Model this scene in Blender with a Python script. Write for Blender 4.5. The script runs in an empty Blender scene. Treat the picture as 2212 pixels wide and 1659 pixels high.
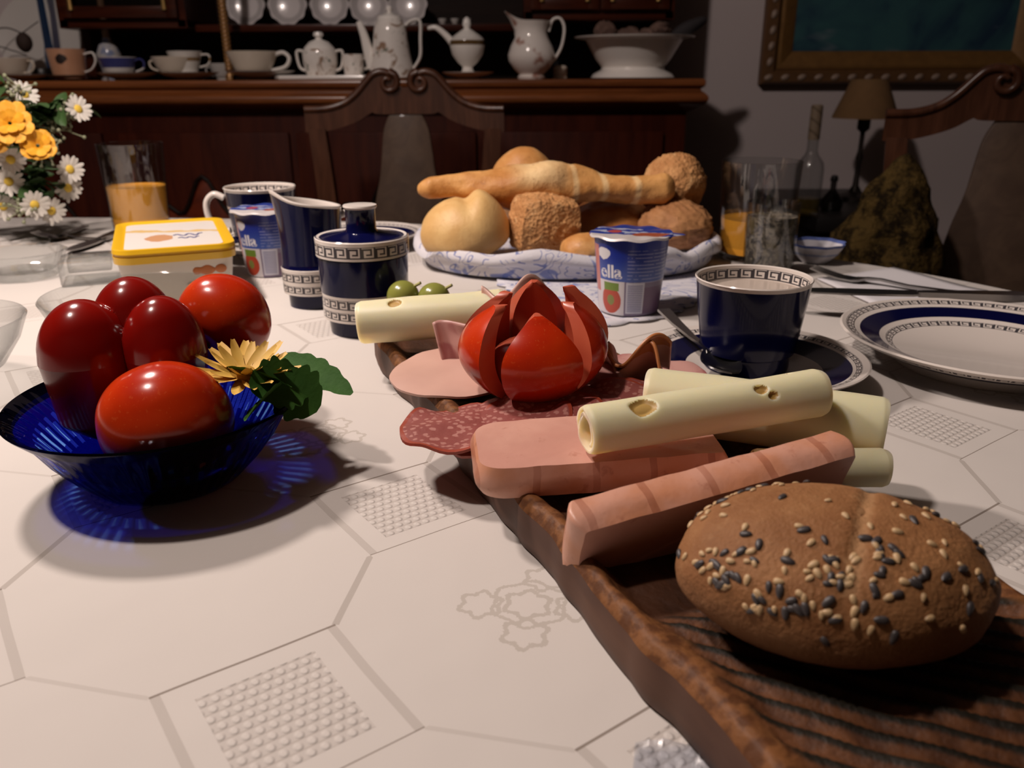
import bpy, bmesh, math, random
from mathutils import Vector, Matrix, Euler, noise
PI = math.pi
random.seed(7)
SC = bpy.context.scene
COL = SC.collection

# ------------------------------------------------------------------ camera, world, lights, exposure
cd = bpy.data.cameras.new('camera'); cam = bpy.data.objects.new('camera', cd); COL.objects.link(cam)
cam.location = (0, 0, 0.945)
cam.rotation_mode = 'QUATERNION'
cam.rotation_quaternion = (Matrix.Rotation(math.radians(90 - 20.292), 4, 'X') @ Matrix.Rotation(math.radians(-0.196), 4, 'Z')).to_quaternion()
cd.sensor_width = 36; cd.lens = 36 * 1791.77 / 2212
cd.clip_start = 0.02; cd.clip_end = 20
cd.dof.use_dof = True; cd.dof.focus_distance = 0.42; cd.dof.aperture_fstop = 14
SC.camera = cam

w = bpy.data.worlds.new('world'); SC.world = w; w.use_nodes = True
w.node_tree.nodes['Background'].inputs[0].default_value = (0.5, 0.5, 0.6, 1)
w.node_tree.nodes['Background'].inputs[1].default_value = 0.01

def lamp(name, typ, loc, energy, col, size):
    l = bpy.data.lights.new(name, typ); l.energy = energy; l.color = col; l.shadow_soft_size = size
    o = bpy.data.objects.new(name, l); COL.objects.link(o); o.location = loc
    return o
# a shaded lamp hanging over the table, and the room's ceiling light above it
pl_ = lamp('pendant_light', 'SPOT', (-0.42, 0.64, 1.32), 16.0, (1.0, 0.85, 0.77), 0.035)
pl_.data.spot_size = math.radians(154); pl_.data.spot_blend = .2
lamp('ceiling_light', 'POINT', (-0.78, 0.26, 2.42), 72, (1.0, 0.85, 0.78), 0.06)

SC.view_settings.view_transform = 'Standard'; SC.view_settings.look = 'None'
SC.view_settings.gamma = 1; SC.view_settings.use_curve_mapping = False
SC.view_settings.exposure = 0.0
SC.cycles.use_denoising = True
SC.cycles.max_bounces = 12; SC.cycles.transparent_max_bounces = 24
SC.cycles.caustics_reflective = False; SC.cycles.caustics_refractive = False

# ------------------------------------------------------------------ node helpers
class N:
    """A socket that can be used in arithmetic; every operation adds a Math node."""
    def __init__(s, t, k): s.t = t; s.k = k
    def m(s, op, *a, clamp=False):
        n = s.t.nodes.new('ShaderNodeMath'); n.operation = op; n.use_clamp = clamp
        for i, x in enumerate((s,) + a):
            if isinstance(x, N): s.t.links.new(x.k, n.inputs[i])
            else: n.inputs[i].default_value = x
        return N(s.t, n.outputs[0])
    def __add__(s, o): return s.m('ADD', o)
    def __radd__(s, o): return s.m('ADD', o)
    def __sub__(s, o): return s.m('SUBTRACT', o)
    def __rsub__(s, o): return (s * -1.0) + o
    def __mul__(s, o): return s.m('MULTIPLY', o)
    def __rmul__(s, o): return s.m('MULTIPLY', o)
    def __truediv__(s, o): return s.m('DIVIDE', o)
    def lt(s, o): return s.m('LESS_THAN', o)
    def gt(s, o): return s.m('GREATER_THAN', o)
    def abs(s): return s.m('ABSOLUTE')
    def sin(s): return s.m('SINE')
    def sqrt(s): return s.m('SQRT')
    def frac(s): return s.m('FRACT')
    def floor(s): return s.m('FLOOR')
    def mod(s, o): return s.m('FLOORED_MODULO', o)
    def mx(s, o): return s.m('MAXIMUM', o)
    def mn(s, o): return s.m('MINIMUM', o)
    def atan2(s, o): return s.m('ARCTAN2', o)
    def inside(s, a, b): return s.gt(a) * s.lt(b)
    def ramp(s, a, b):                      # smooth 0..1 between a and b
        n = s.t.nodes.new('ShaderNodeMapRange'); n.interpolation_type = 'SMOOTHSTEP'
        s.t.links.new(s.k, n.inputs[0]); n.inputs[1].default_value = a; n.inputs[2].default_value = b
        return N(s.t, n.outputs[0])

class T:
    def __init__(s, mat):
        s.t = mat.node_tree; s.b = s.t.nodes['Principled BSDF']; s.tc = s.t.nodes.new('ShaderNodeTexCoord')
    def obj(s):
        n = s.t.nodes.new('ShaderNodeSeparateXYZ'); s.t.links.new(s.tc.outputs['Object'], n.inputs[0])
        return [N(s.t, o) for o in n.outputs]
    def vec(s, x, y, z):
        n = s.t.nodes.new('ShaderNodeCombineXYZ')
        for i, v in enumerate((x, y, z)):
            if isinstance(v, N): s.t.links.new(v.k, n.inputs[i])
            else: n.inputs[i].default_value = v
        return n.outputs[0]
    def noise(s, scale, detail=3, vec=None, rough=.5, dist=0):
        n = s.t.nodes.new('ShaderNodeTexNoise'); n.inputs['Scale'].default_value = scale
        n.inputs['Detail'].default_value = detail; n.inputs['Roughness'].default_value = rough; n.inputs['Distortion'].default_value = dist
        s.t.links.new(vec if vec is not None else s.tc.outputs['Object'], n.inputs['Vector'])
        return N(s.t, n.outputs[0])
    def voro(s, scale, vec=None, feature='F1', out=0):
        n = s.t.nodes.new('ShaderNodeTexVoronoi'); n.feature = feature; n.inputs['Scale'].default_value = scale
        s.t.links.new(vec if vec is not None else s.tc.outputs['Object'], n.inputs['Vector'])
        return N(s.t, n.outputs[out])
    def mix(s, f, a, b):
        n = s.t.nodes.new('ShaderNodeMix'); n.data_type = 'RGBA'; n.clamp_factor = True
        for i, x in ((0, f), (6, a), (7, b)):
            if isinstance(x, N): s.t.links.new(x.k, n.inputs[i])
            elif i == 0: n.inputs[0].default_value = x
            else: n.inputs[i].default_value = (*x, 1)
        return N(s.t, n.outputs[2])
    def set(s, **kw):
        for k, v in kw.items():
            i = s.b.inputs[{'col': 'Base Color', 'rough': 'Roughness', 'metal': 'Metallic', 'spec': 'Specular IOR Level', 'coat': 'Coat Weight',
                            'coatr': 'Coat Roughness', 'sss': 'Subsurface Weight', 'sheen': 'Sheen Weight', 'alpha': 'Alpha'}[k]]
            if isinstance(v, N): s.t.links.new(v.k, i)
            elif k == 'col': i.default_value = (*v, 1)
            else: i.default_value = v
        return s
    def bump(s, h, dist=.001, strength=1):
        n = s.t.nodes.new('ShaderNodeBump'); n.inputs['Distance'].default_value = dist; n.inputs['Strength'].default_value = strength
        s.t.links.new(h.k, n.inputs['Height']); s.t.links.new(n.outputs[0], s.b.inputs['Normal'])
        return s

MATS = {}
def mat(name, col=(.5, .5, .5), rough=.5, **kw):
    if name in MATS: return MATS[name]
    m = bpy.data.materials.new(name); m.use_nodes = True; MATS[name] = m
    T(m).set(col=col, rough=rough, **kw)
    return m
def pmat(name, fn):
    if name in MATS: return MATS[name]
    m = bpy.data.materials.new(name); m.use_nodes = True; MATS[name] = m
    fn(T(m)); return m
def glassmat(name, tint, gloss=(1, 1, 1), fn=None, ior=1.45, rough=0.02):
    """Thin clear glass: tinted see-through plus a Fresnel reflection."""
    if name in MATS: return MATS[name]
    m = bpy.data.materials.new(name); m.use_nodes = True; MATS[name] = m
    x = T(m); t = m.node_tree
    tr = t.nodes.new('ShaderNodeBsdfTransparent'); gl = t.nodes.new('ShaderNodeBsdfGlossy'); gl.inputs['Roughness'].default_value = rough
    lw = t.nodes.new('ShaderNodeLayerWeight'); lw.inputs[0].default_value = .5; mi = t.nodes.new('ShaderNodeMixShader')
    fr = N(t, lw.outputs['Facing']).m('POWER', 6.0) * .55 + .055
    tr.inputs[0].default_value = (*tint, 1); gl.inputs[0].default_value = (*gloss, 1)
    if fn: t.links.new(fn(x).k, tr.inputs[0])
    else: t.links.new(x.mix(N(t, lw.outputs['Facing']).m('POWER', 3.0) * .8, tint, tuple(c * .40 for c in tint)).k, tr.inputs[0])   # longer path through the wall at the edges
    t.links.new(fr.k, mi.inputs[0]); t.links.new(tr.outputs[0], mi.inputs[1]); t.links.new(gl.outputs[0], mi.inputs[2])
    t.links.new(mi.outputs[0], t.nodes['Material Output'].inputs[0])
    return m

# ------------------------------------------------------------------ mesh helpers
class G:
    """Collects vertices and faces; build() links them as one mesh object."""
    def __init__(s): s.v = []; s.f = []; s.mi = []; s.k = 0
    def add(s, vs, fs, M=None):
        o = len(s.v)
        s.v += [(M @ Vector(v)) if M else Vector(v) for v in vs]
        s.f += [[i + o for i in f] for f in fs]; s.mi += [s.k] * len(fs)
        return s
    def grid(s, rows, closeu=False, closev=False, M=None):
        """rows: list of equally long point lists, joined into quads."""
        nr, nc = len(rows), len(rows[0]); fs = []
        for i in range(nr if closev else nr - 1):
            for j in range(nc if closeu else nc - 1):
                i2, j2 = (i + 1) % nr, (j + 1) % nc
                fs.append([i * nc + j, i * nc + j2, i2 * nc + j2, i2 * nc + j])
        return s.add([p for r in rows for p in r], fs, M)
    def lathe(s, prof, seg=48, M=None, fn=None, cap0=False, cap1=False):
        rows = []
        for r, z in prof:
            row = []
            for j in range(seg):
                a = 2 * PI * j / seg
                p = Vector((r * math.cos(a), r * math.sin(a), z))
                row.append(fn(p, a, r, z) if fn else p)
            rows.append(row)
        o = len(s.v); s.grid(rows, closeu=True, M=M)
        if cap0: s.f.append([o + j for j in range(seg)][::-1]); s.mi.append(s.k)
        if cap1: s.f.append([o + (len(prof) - 1) * seg + j for j in range(seg)]); s.mi.append(s.k)
        return s
    def tube(s, pts, rad, seg=12, caps=True, closed=False, M=None, flat=1.0, up=None):
        pts = [Vector(p) for p in pts]; n = len(pts)
        rad = rad if isinstance(rad, (list, tuple)) else [rad] * n
        rows = []; prev = None
        for i, p in enumerate(pts):
            if closed: d = pts[(i + 1) % n] - pts[i - 1]
            else: d = pts[min(i + 1, n - 1)] - pts[max(i - 1, 0)]
            d.normalize()
            if prev is None:
                u = Vector(up) if up else (Vector((0, 0, 1)) if abs(d.z) < .9 else Vector((1, 0, 0)))
            else: u = prev
            u = (u - d * u.dot(d)).normalized(); prev = u; b = d.cross(u)
            rows.append([p + (u * math.cos(a) * flat + b * math.sin(a)) * rad[i] for a in [2 * PI * j / seg for j in range(seg)]])
        o = len(s.v); s.grid(rows, closeu=True, closev=closed, M=M)
        if caps and not closed:
            s.f.append([o + j for j in range(seg)][::-1]); s.f.append([o + (n - 1) * seg + j for j in range(seg)]); s.mi += [s.k] * 2
        return s
    def box(s, c, d, M=None, bev=0):
        bm = bmesh.new(); bmesh.ops.create_cube(bm, size=1)
        for v in bm.verts: v.co = Vector((v.co.x * d[0] + c[0], v.co.y * d[1] + c[1], v.co.z * d[2] + c[2]))
        if bev: bmesh.ops.bevel(bm, geom=bm.edges[:], offset=bev, segments=2, affect='EDGES', profile=.6)
        return s.frombm(bm, M)
    def frombm(s, bm, M=None):
        bm.verts.index_update()
        s.add([v.co.copy() for v in bm.verts], [[v.index for v in f.verts] for f in bm.faces], M); bm.free(); return s
    def slab(s, outline, z0, z1, M=None, bev=0, seg=2):
        """A closed outline (x, y) given a thickness."""
        bm = bmesh.new(); lo = [bm.verts.new((x, y, z0)) for x, y in outline]; hi = [bm.verts.new((x, y, z1)) for x, y in outline]
        n = len(outline); bm.faces.new(lo[::-1]); bm.faces.new(hi)
        for i in range(n): bm.faces.new((lo[i], lo[(i + 1) % n], hi[(i + 1) % n], hi[i]))
        bmesh.ops.recalc_face_normals(bm, faces=bm.faces[:])
        if bev:
            ed = [e for e in bm.edges if abs(e.verts[0].co.z - e.verts[1].co.z) < 1e-7]
            bmesh.ops.bevel(bm, geom=ed, offset=bev, segments=seg, affect='EDGES', profile=.5)
        return s.frombm(bm, M)
    def blob(s, fn, nu=48, nv=24, M=None):
        """fn(direction) -> point, over the sphere."""
        rows = []
        for i in range(1, nv):
            t = PI * i / nv
            rows.append([fn(Vector((math.sin(t) * math.cos(a), math.sin(t) * math.sin(a), math.cos(t)))) for a in [2 * PI * j / nu for j in range(nu)]])
        o = len(s.v); s.grid(rows, closeu=True, M=M)
        top = Vector(fn(Vector((0, 0, 1)))); bot = Vector(fn(Vector((0, 0, -1))))
        s.v += [(M @ top) if M else top, (M @ bot) if M else bot]; a, b = len(s.v) - 2, len(s.v) - 1
        e = o + (nv - 2) * nu
        for j in range(nu):
            s.f.append([a, o + (j + 1) % nu, o + j][::-1]); s.f.append([b, e + j, e + (j + 1) % nu][::-1]); s.mi += [s.k] * 2
        return s
    def build(s, name, m, parent=None, smooth=40, loc=None, rot=None):
        me = bpy.data.meshes.new(name); me.from_pydata([tuple(v) for v in s.v], [], s.f)
        for x in (m if isinstance(m, (list, tuple)) else [m]): me.materials.append(x)
        if any(s.mi): me.polygons.foreach_set('material_index', s.mi)
        bm = bmesh.new(); bm.from_mesh(me); bmesh.ops.recalc_face_normals(bm, faces=bm.faces[:]); bm.to_mesh(me); bm.free()
        if smooth:
            me.polygons.foreach_set('use_smooth', [True] * len(me.polygons)); me.set_sharp_from_angle(angle=math.radians(smooth))
        me.update()
        o = bpy.data.objects.new(name, me); COL.objects.link(o)
        if parent: o.parent = parent
        if loc: o.location = loc
        if rot: o.rotation_euler = rot
        return o

def tag(o, label, cat, group=None, kind=None):
    o['label'] = label; o['category'] = cat
    if group: o['group'] = group
    if kind: o['kind'] = kind
    return o
def thing(name, label, cat, loc=(0, 0, 0), rz=0, group=None):
    o = bpy.data.objects.new(name, None); COL.objects.link(o); o.empty_display_size = .02
    o.location = loc; o.rotation_euler = (0, 0, rz)
    return tag(o, label, cat, group)
def struct(o): o['kind'] = 'structure'; return o
def dup(o, parent=None):
    c = o.copy(); COL.objects.link(c)
    if parent: c.parent = parent
    for ch in list(o.children): dup(ch, c)
    return c
def cat_spline(pts, n=8):
    pts = [Vector(p) for p in pts]; out = []
    for i in range(len(pts) - 1):
        p0, p1, p2, p3 = pts[max(i - 1, 0)], pts[i], pts[i + 1], pts[min(i + 2, len(pts) - 1)]
        for k in range(n):
            t = k / n
            out.append(.5 * ((2 * p1) + (p2 - p0) * t + (2 * p0 - 5 * p1 + 4 * p2 - p3) * t * t + (-p0 + 3 * p1 - 3 * p2 + p3) * t ** 3))
    return out + [pts[-1]]
def RZ(a): return Matrix.Rotation(a, 4, 'Z')
def RX(a): return Matrix.Rotation(a, 4, 'X')
def RY(a): return Matrix.Rotation(a, 4, 'Y')
def TR(x, y, z): return Matrix.Translation((x, y, z))
def SCL(x, y, z): return Matrix.Diagonal((x, y, z, 1))
def nz(x, y=0, z=0): return noise.noise(Vector((x, y, z)))
def textmesh(s, size, bold=.0):
    cu = bpy.data.curves.new('t', 'FONT'); cu.body = s; cu.size = size; cu.align_x = 'CENTER'; cu.offset = bold; cu.resolution_u = 3
    o = bpy.data.objects.new('t', cu); COL.objects.link(o)
    me = bpy.data.meshes.new_from_object(o.evaluated_get(bpy.context.evaluated_depsgraph_get()))
    vs = [v.co.copy() for v in me.vertices]; fs = [list(p.vertices) for p in me.polygons]
    bpy.data.objects.remove(o); bpy.data.curves.remove(cu); bpy.data.meshes.remove(me)
    return vs, fs

# ------------------------------------------------------------------ shared materials
def wood(name, a, b, rough=.35, scale=6, axis=0, coat=.3):
    def f(x):
        X = x.obj(); s = [1, 1, 1]
        v = x.vec(*[X[i] * (.08 if i == axis else 1.0) for i in range(3)])
        n = x.noise(scale * 8, 4, v, .6, 1.5); g = x.noise(scale * 60, 2, v)
        f = (n * .75 + g * .25).ramp(.35, .65)
        x.set(col=x.mix(f, a, b), rough=rough, coat=coat, coatr=.25, spec=.12).bump(g, .0004, .4)
    return pmat(name, f)
MAHOG = wood('mahogany wood', (.030, .0055, .002), (.060, .012, .004), .34, 3, 0, .3)
MAHOGT = wood('lit polished mahogany top', (.14, .042, .012), (.24, .075, .022), .28, 3, 0, .5)  # mahogany made lighter to paint in the lamplight on the worktop moulding
MAHOGV = wood('mahogany veneer', (.030, .0040, .0014), (.052, .0085, .0028), .5, 3, 2, .0)
DARKW = wood('dark stained wood', (.008, .0032, .002), (.014, .006, .0035), .5, 3, 0, .0)
CHAIRW = wood('chair walnut', (.040, .014, .007), (.075, .028, .014), .35, 4, 2, .35)
BLACKW = mat('black lacquer', (.006, .005, .005), .4)
GILT = mat('gilt', (.42, .26, .09), .42, metal=.8)
def _wall(x):
    x.set(col=x.mix(x.noise(3, 2), (.50, .43, .425), (.53, .46, .455)), rough=.9).bump(x.noise(180, 3), .0006, .35)
WALL = pmat('painted wall', _wall)
ROOM = mat('dim papered wall', (.10, .085, .075), .9)
FLOOR = wood('floor planks', (.06, .035, .02), (.10, .055, .03), .4, 2, 0, .1)
PORC = mat('white porcelain', (.92, .88, .83), .16, coat=.4)
CREAM = mat('cream porcelain', (.74, .65, .54), .2, coat=.3)
STEEL = mat('cutlery steel', (.34, .33, .32), .22, metal=1.0)
CLEAR = glassmat('clear glass', (.93, .94, .94))
NAVY = (.0025, .0030, .032)
WHT = (.66, .60, .55)

def rect(c, v, x0, x1, y0, y1): return c.inside(x0, x1) * v.inside(y0, y1)
def keymask(u, v):
    """Greek key: u counts the repeats, v runs 0..1 across the band."""
    c = u.frac()
    m = rect(c, v, .0, .14, .0, .86)
    for r in ((.0, .72, .72, .88), (.60, .74, .30, .88), (.30, .74, .28, .42), (.0, 1.0, .0, .12), (.86, 1.0, .0, 1.0), (.0, 1.0, .94, 1.0)):
        m = m.mx(rect(c, v, *r))
    return m
def banded(name, base, bands, rough=.14, coat=.12):
    """bands: (axis, lo, hi, colour or 'key', repeats) along the height z or the radius r of a turned vessel."""
    def f(x):
        X, Y, Z = x.obj(); R = (X * X + Y * Y).sqrt(); A = Y.atan2(X) * (1 / (2 * PI)) + .5
        c = None
        for b in bands:
            q = Z if b[0] == 'z' else R
            m = q.inside(b[1], b[2])
            if len(b) > 5: m = m * R.inside(b[5], b[6])
            if b[3] == 'key':
                m = m * keymask(A * b[4], (q - b[1]) * (1 / (b[2] - b[1]))); col = (.055, .05, .055)
            else: col = b[3]
            c = x.mix(m, c if c is not None else base, col)
        x.set(col=c if c is not None else base, rough=rough, coat=coat, spec=.22)
    return pmat(name, f)

# ------------------------------------------------------------------ the room
def plane(name, c, d, m):
    return struct(G().box(c, d).build(name, m, smooth=0))
plane('floor', (-.5, .5, -.05), (6.4, 5.0, .1), FLOOR)
plane('ceiling', (-.5, .5, 2.65), (6.4, 5.0, .1), ROOM)
plane('wall_back', (-.5, 2.85, 1.3), (6.4, .1, 2.6), WALL)
plane('wall_front', (-.5, -1.95, 1.3), (6.4, .1, 2.6), ROOM)
plane('wall_left', (-3.65, .45, 1.3), (.1, 4.7, 2.6), ROOM)
plane('wall_right', (2.65, .45, 1.3), (.1, 4.7, 2.6), ROOM)
struct(G().box((1.56, 2.79, .05), (2.16, .02, .10), bev=.004).build('baseboard_back', DARKW))

# ------------------------------------------------------------------ dining table and its cloth
TCX, TCY, TA, TB, TN = -.75, .55, 1.29, .705, 2.15
def oval(a, b, th, n=TN):
    c, s = math.cos(th), math.sin(th)
    return (math.copysign(abs(c) ** (2 / n), c) * a, math.copysign(abs(s) ** (2 / n), s) * b)
tb = thing('dining_table', 'oval dark wooden dining table under the white tablecloth', 'table', (TCX, TCY, 0))
G().slab([oval(TA - .006, TB - .006, 2 * PI * i / 96) for i in range(96)], .718, .7465, bev=.006).build('tabletop', MAHOG, tb)
g = G()
g.slab([oval(TA - .14, TB - .12, 2 * PI * i / 64) for i in range(64)], .64, .718); g.build('apron', MAHOG, tb)
for sx in (-1, 1):
    for sy in (-1, 1):
        G().lathe([(.028, 0), (.034, .02), (.024, .06), (.036, .3), (.04, .5), (.03, .56), (.045, .6), (.045, .66)], 20, TR(sx * .85, sy * .38, 0), cap0=True, cap1=True).build('leg', MAHOG, tb)

def _cloth(x):
    X, Y, Z = x.obj()
    c, s = math.cos(.62476), math.sin(.62476); U0, V0 = -.0617, .3129
    px, py = X - U0, Y - V0
    u = px * c + py * s; v = py * c - px * s
    wob = x.noise(9, 2); u = u + (wob - .5) * .004; v = v + (x.noise(7, 2) - .5) * .003
    L, M_, SU, SV = .1006, .1019, .0679, .0660
    i = u * (1 / L); j = v * (1 / M_)
    fi, fj = i.floor(), j.floor()
    # squares sit on the cells whose index sum is even
    even = ((fi + fj).mod(2.0)).lt(.5)
    lu = (i - fi) * L; lv = (j - fj) * M_
    du = lu.mn(SU - lu); dv = lv.mn(SV - lv)
    ins = lu.lt(SU) * lv.lt(SV) * even
    # border of the square: thin drawn threads one way, broader woven bands the other
    thin = ((dv.abs()).lt(.00055)) * lu.inside(-.001, SU) * even
    band = ins * du.inside(0.0, .0034)
    # diagonal edges between corners of neighbouring squares
    def seg(cu, cv, a, b, wdt):
        # distance from the segment that runs from (cu, cv) along (a, b)
        ln = math.hypot(a, b); a1, b1 = a / ln, b / ln
        qu, qv = cu, cv
        t = qu * a1 + qv * b1; d = (qu * b1 - qv * a1).abs()
        return d.lt(wdt) * t.inside(0.0, ln)
    dia = (seg(lu - SU, lv - SV, L - SU, M_ - SV, .0014) * even)
    # the other diagonal runs through the odd cells
    dic = seg((lu - L) * -1.0, lv - SV, L - SU, M_ - SV, .0010) * (1.0 - even)
    # woven checks inside the square
    inner = ins * du.gt(.0125) * dv.gt(.0095)
    cu, cv = lu * (1 / .0046), lv * (1 / .0046)
    pil = ((cu * (2 * PI)).sin() * ((cv * (2 * PI)).sin()))
    fu = (cu + (cv.floor()).mod(2.0) * .5).frac(); fv = cv.frac()
    dot = ((fu - .5) * (fu - .5) * 1.3 + (fv - .5) * (fv - .5)).sqrt()
    dotm = 1.0 - dot.ramp(.18, .48)
    thr = inner * fv.lt(.13)
    # flower rings in the octagons
    odd = 1.0 - even
    ku, kv = lu - SU * .5, lv - SV * .5
    def ring(au, av, r, wd):
        a, b = ku - au, kv - av
        th = b.atan2(a); rr = (a * a + b * b).sqrt() + (th * 6.0).sin() * .0011 + (x.noise(900, 1) - .5) * .0022
        return (rr - r).abs().lt(wd)
    fl = None
    for au, av, r, wd in ((0, 0, .0085, .0012), (.016, .010, .0075, .0011), (-.015, .011, .0078, .0011), (-.012, -.014, .0080, .0012), (.014, -.013, .0076, .0011), (.001, .0, .0145, .0009)):
        q = ring(au, av, r, wd); fl = q if fl is None else fl.mx(q)
    fl = fl * odd * (fi.mod(2.0)).lt(.5)
    weave = x.noise(1400, 2)
    base = x.mix(x.noise(5, 2), (.575, .535, .500), (.600, .560, .522))
    col = x.mix(inner * (1.0 - dotm) * .34, base, (.43, .385, .35))
    col = x.mix(thr * .38, col, (.34, .29, .25))
    col = x.mix(band * .62, col, (.42, .38, .345))
    col = x.mix((dia * .7).mx(dic * .32), col, (.37, .33, .295))
    col = x.mix(fl * .55, col, (.37, .33, .28))
    col = x.mix(thin * .85, col, (.20, .16, .13))
    hgt = weave * .06 + inner * dotm * .8 - band * .25 - thin * .6 - thr * .6 + (x.noise(14, 2)) * 3.0 + x.noise(5, 2) * 4.0
    x.set(col=col, rough=.85, spec=.25, sheen=.1).bump(hgt, .0007, .9)
CLOTH = pmat('damask tablecloth', _cloth)
g = G(); rows = []
SEG = 240
for k, (sc, z) in enumerate([(0.02, .75), (.3, .75), (.6, .75), (.85, .75), (.97, .75), (1.0, .7498)]):
    rows.append([Vector((TCX + oval(TA, TB, 2 * PI * j / SEG)[0] * sc, TCY + oval(TA, TB, 2 * PI * j / SEG)[1] * sc, z)) for j in range(SEG)])
for k in range(1, 15):
    t = k / 14; row = []
    for j in range(SEG):
        th = 2 * PI * j / SEG; ox, oy = oval(TA, TB, th); d = Vector((ox / TA ** 2, oy / TB ** 2, 0)).normalized()
        e = .003 + .004 * math.sin(min(t * 6, 1) * PI / 2) + t * (.018 * math.sin(th * 21 + 1.3 * math.sin(th * 5)) + .012)
        z = .7485 - .22 * t if t > .08 else .7495 - .22 * t * t / .08
        row.append(Vector((TCX + ox, TCY + oy, z)) + d * e)
    rows.append(row)
g.grid(rows, closeu=True)
g.v.append(Vector((TCX, TCY, .75))); c = len(g.v) - 1
for j in range(SEG): g.f.append([c, j, (j + 1) % SEG]); g.mi.append(0)
tag(g.build('tablecloth', CLOTH, smooth=60), 'white damask tablecloth woven with squares, octagons and flowers', 'tablecloth')

# ------------------------------------------------------------------ sideboard with its upper part
YF, YB = 2.30, 2.79
XL, XR = -1.62, 0.463
sb = thing('sideboard', 'large dark mahogany sideboard with upper cabinet behind the table', 'sideboard', (0, 0, 0))
G().box(((XL + XR) / 2, (YF + YB) / 2, .475), (XR - XL, YB - YF, .77), bev=.004).build('base_cabinet', MAHOGV, sb)
G().box(((XL + XR) / 2, (YF + YB) / 2 + .01, .045), (XR - XL - .04, YB - YF - .05, .09)).build('plinth', MAHOG, sb)
prof = [(-.03, .856), (.002, .858), (.012, .862), (.028, .872), (.042, .882), (.046, .891), (.044, .899), (.034, .908), (.028, .912), (.028, .917), (.033, .920), (.037, .926), (.037, .934), (.033, .94), (-.03, .94)]
rows = [[(XL - o, YB, z), (XL - o, YF - o, z), (XR + o, YF - o, z), (XR + o, YB, z)] for o, z in prof]
g = G().grid(rows)
g.box(((XL + XR) / 2, (YF + YB) / 2, .93), (XR - XL + .02, YB - YF, .02))
g.build('worktop', MAHOGT, sb, smooth=50)
dw = (XR - XL - .10) / 4
for k in range(4):
    cx = XL + .05 + dw * (k + .5)
    d = G().box((cx, YF - .006, .46), (dw - .02, .02, .70), bev=.004).build('door', MAHOGV, sb)
    n = 24; out = [(-dw * .36, -.28), (dw * .36, -.28)]
    for i in range(n + 1):
        t = 1 - 2 * i / n
        out.append((t * dw * .36, .155 + .05 * math.cos(t * PI) + .035 * math.cos(t * 3 * PI)))
    G().slab(out, 0, .012, TR(cx, YF - .014, .46) @ RX(PI / 2), bev=.004).build('panel', pmat('burr veneer', lambda x: x.set(col=x.mix(x.noise(9, 4, None, .6, 2.5).ramp(.3, .7), (.075, .010, .003), (.13, .020, .005)), rough=.45, spec=.25)), d)
    ce = [(cx + (1 - 2 * i / n) * dw * .36, YF - .03, .46 + .155 + .05 * math.cos((1 - 2 * i / n) * PI) + .035 * math.cos((1 - 2 * i / n) * 3 * PI)) for i in range(n + 1)]
    G().tube(ce, .006, 8).build('carved_crest', DARKW, d)
    G().lathe([(0, .022), (.009, .02), (.011, .013), (.005, .006), (.007, 0)], 16, TR(cx + (dw / 2 - .03) * (1 if k % 2 == 0 else -1), YF - .016, .52) @ RX(PI / 2)).build('knob', GILT, d)
# upper part
YH = 2.50
hl, hr = (-1.2494, 2.5000, 1.1013)[0], (0.4513, 2.5000, 1.0959)[0]
zl, zr = (-1.0310, 2.5000, 1.0759)[2], (0.2518, 2.5000, 1.0930)[2]
G().box(((hl + hr) / 2, YB - .01, 1.35), (hr - hl, .02, .82)).build('back_panel', DARKW, sb)
for X in (hl + .012, hr - .012): G().box((X, (2.62 + YB) / 2, 1.35), (.024, YB - 2.62, .82)).build('side_panel', MAHOG, sb)
c1, c2, c3, c4 = hl, (-0.8967, 2.5000, 1.1002)[0], (0.0367, 2.5000, 1.1089)[0], hr
PANE = glassmat('cabinet glass', (.75, .72, .70))
for a, b, z, nd in ((c1, c2, zl, 1), (c3, c4, zr, 2)):
    uc = G().box(((a + b) / 2, (YH + YB) / 2, z + .012), (b - a, YB - YH, .024), bev=.003).box((a + .012, (YH + YB) / 2, z + .32), (.024, YB - YH, .64)).box((b - .012, (YH + YB) / 2, z + .32), (.024, YB - YH, .64)).box(((a + b) / 2, (YH + YB) / 2, z + .65), (b - a, YB - YH, .03)).box(((a + b) / 2, YB - .022, z + .33), (b - a - .02, .02, .6))
    uc.build('upper_cabinet', MAHOG, sb)
    for k in range(nd):
        wd = (b - a - .03) / nd; cx = a + .015 + wd * (k + .5); fr = .03
        g = G()
        for sx in (-1, 1): g.box((cx + sx * (wd / 2 - fr / 2 - .002), YH - .01, z + .325), (fr, .02, .6), bev=.003)
        for sz in (0, 1): g.box((cx, YH - .01, z + .04 + sz * .57), (wd - 2 * fr, .02, fr), bev=.003)
        d = g.build('cabinet_door', MAHOG, sb)
        G().box((cx, YH - .008, z + .325), (wd - 2 * fr, .004, .55)).build('pane', PANE, d)
        for sx in (-1, 1):
            G().tube([(cx + sx * (wd / 2 - fr - .004), YH - .022, z + .045 + .5 * i / 12) for i in range(13)], [.005 if i % 2 else .007 for i in range(13)], 8).build('gilt_bead', GILT, d)
zs0, zs1 = (-0.5309, 2.5600, 1.0689)[2], (-0.5293, 2.5600, 1.0882)[2]
G().box(((c2 + c3) / 2, (2.56 + YB) / 2, (zs0 + zs1) / 2), (c3 - c2, YB - 2.56, zs1 - zs0), bev=.004).build('shelf', MAHOG, sb)
G().box(((c2 + c3) / 2, (2.5 + YB) / 2, 1.74), (c3 - c2, YB - 2.5, .04)).build('cornice', MAHOG, sb)
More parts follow.
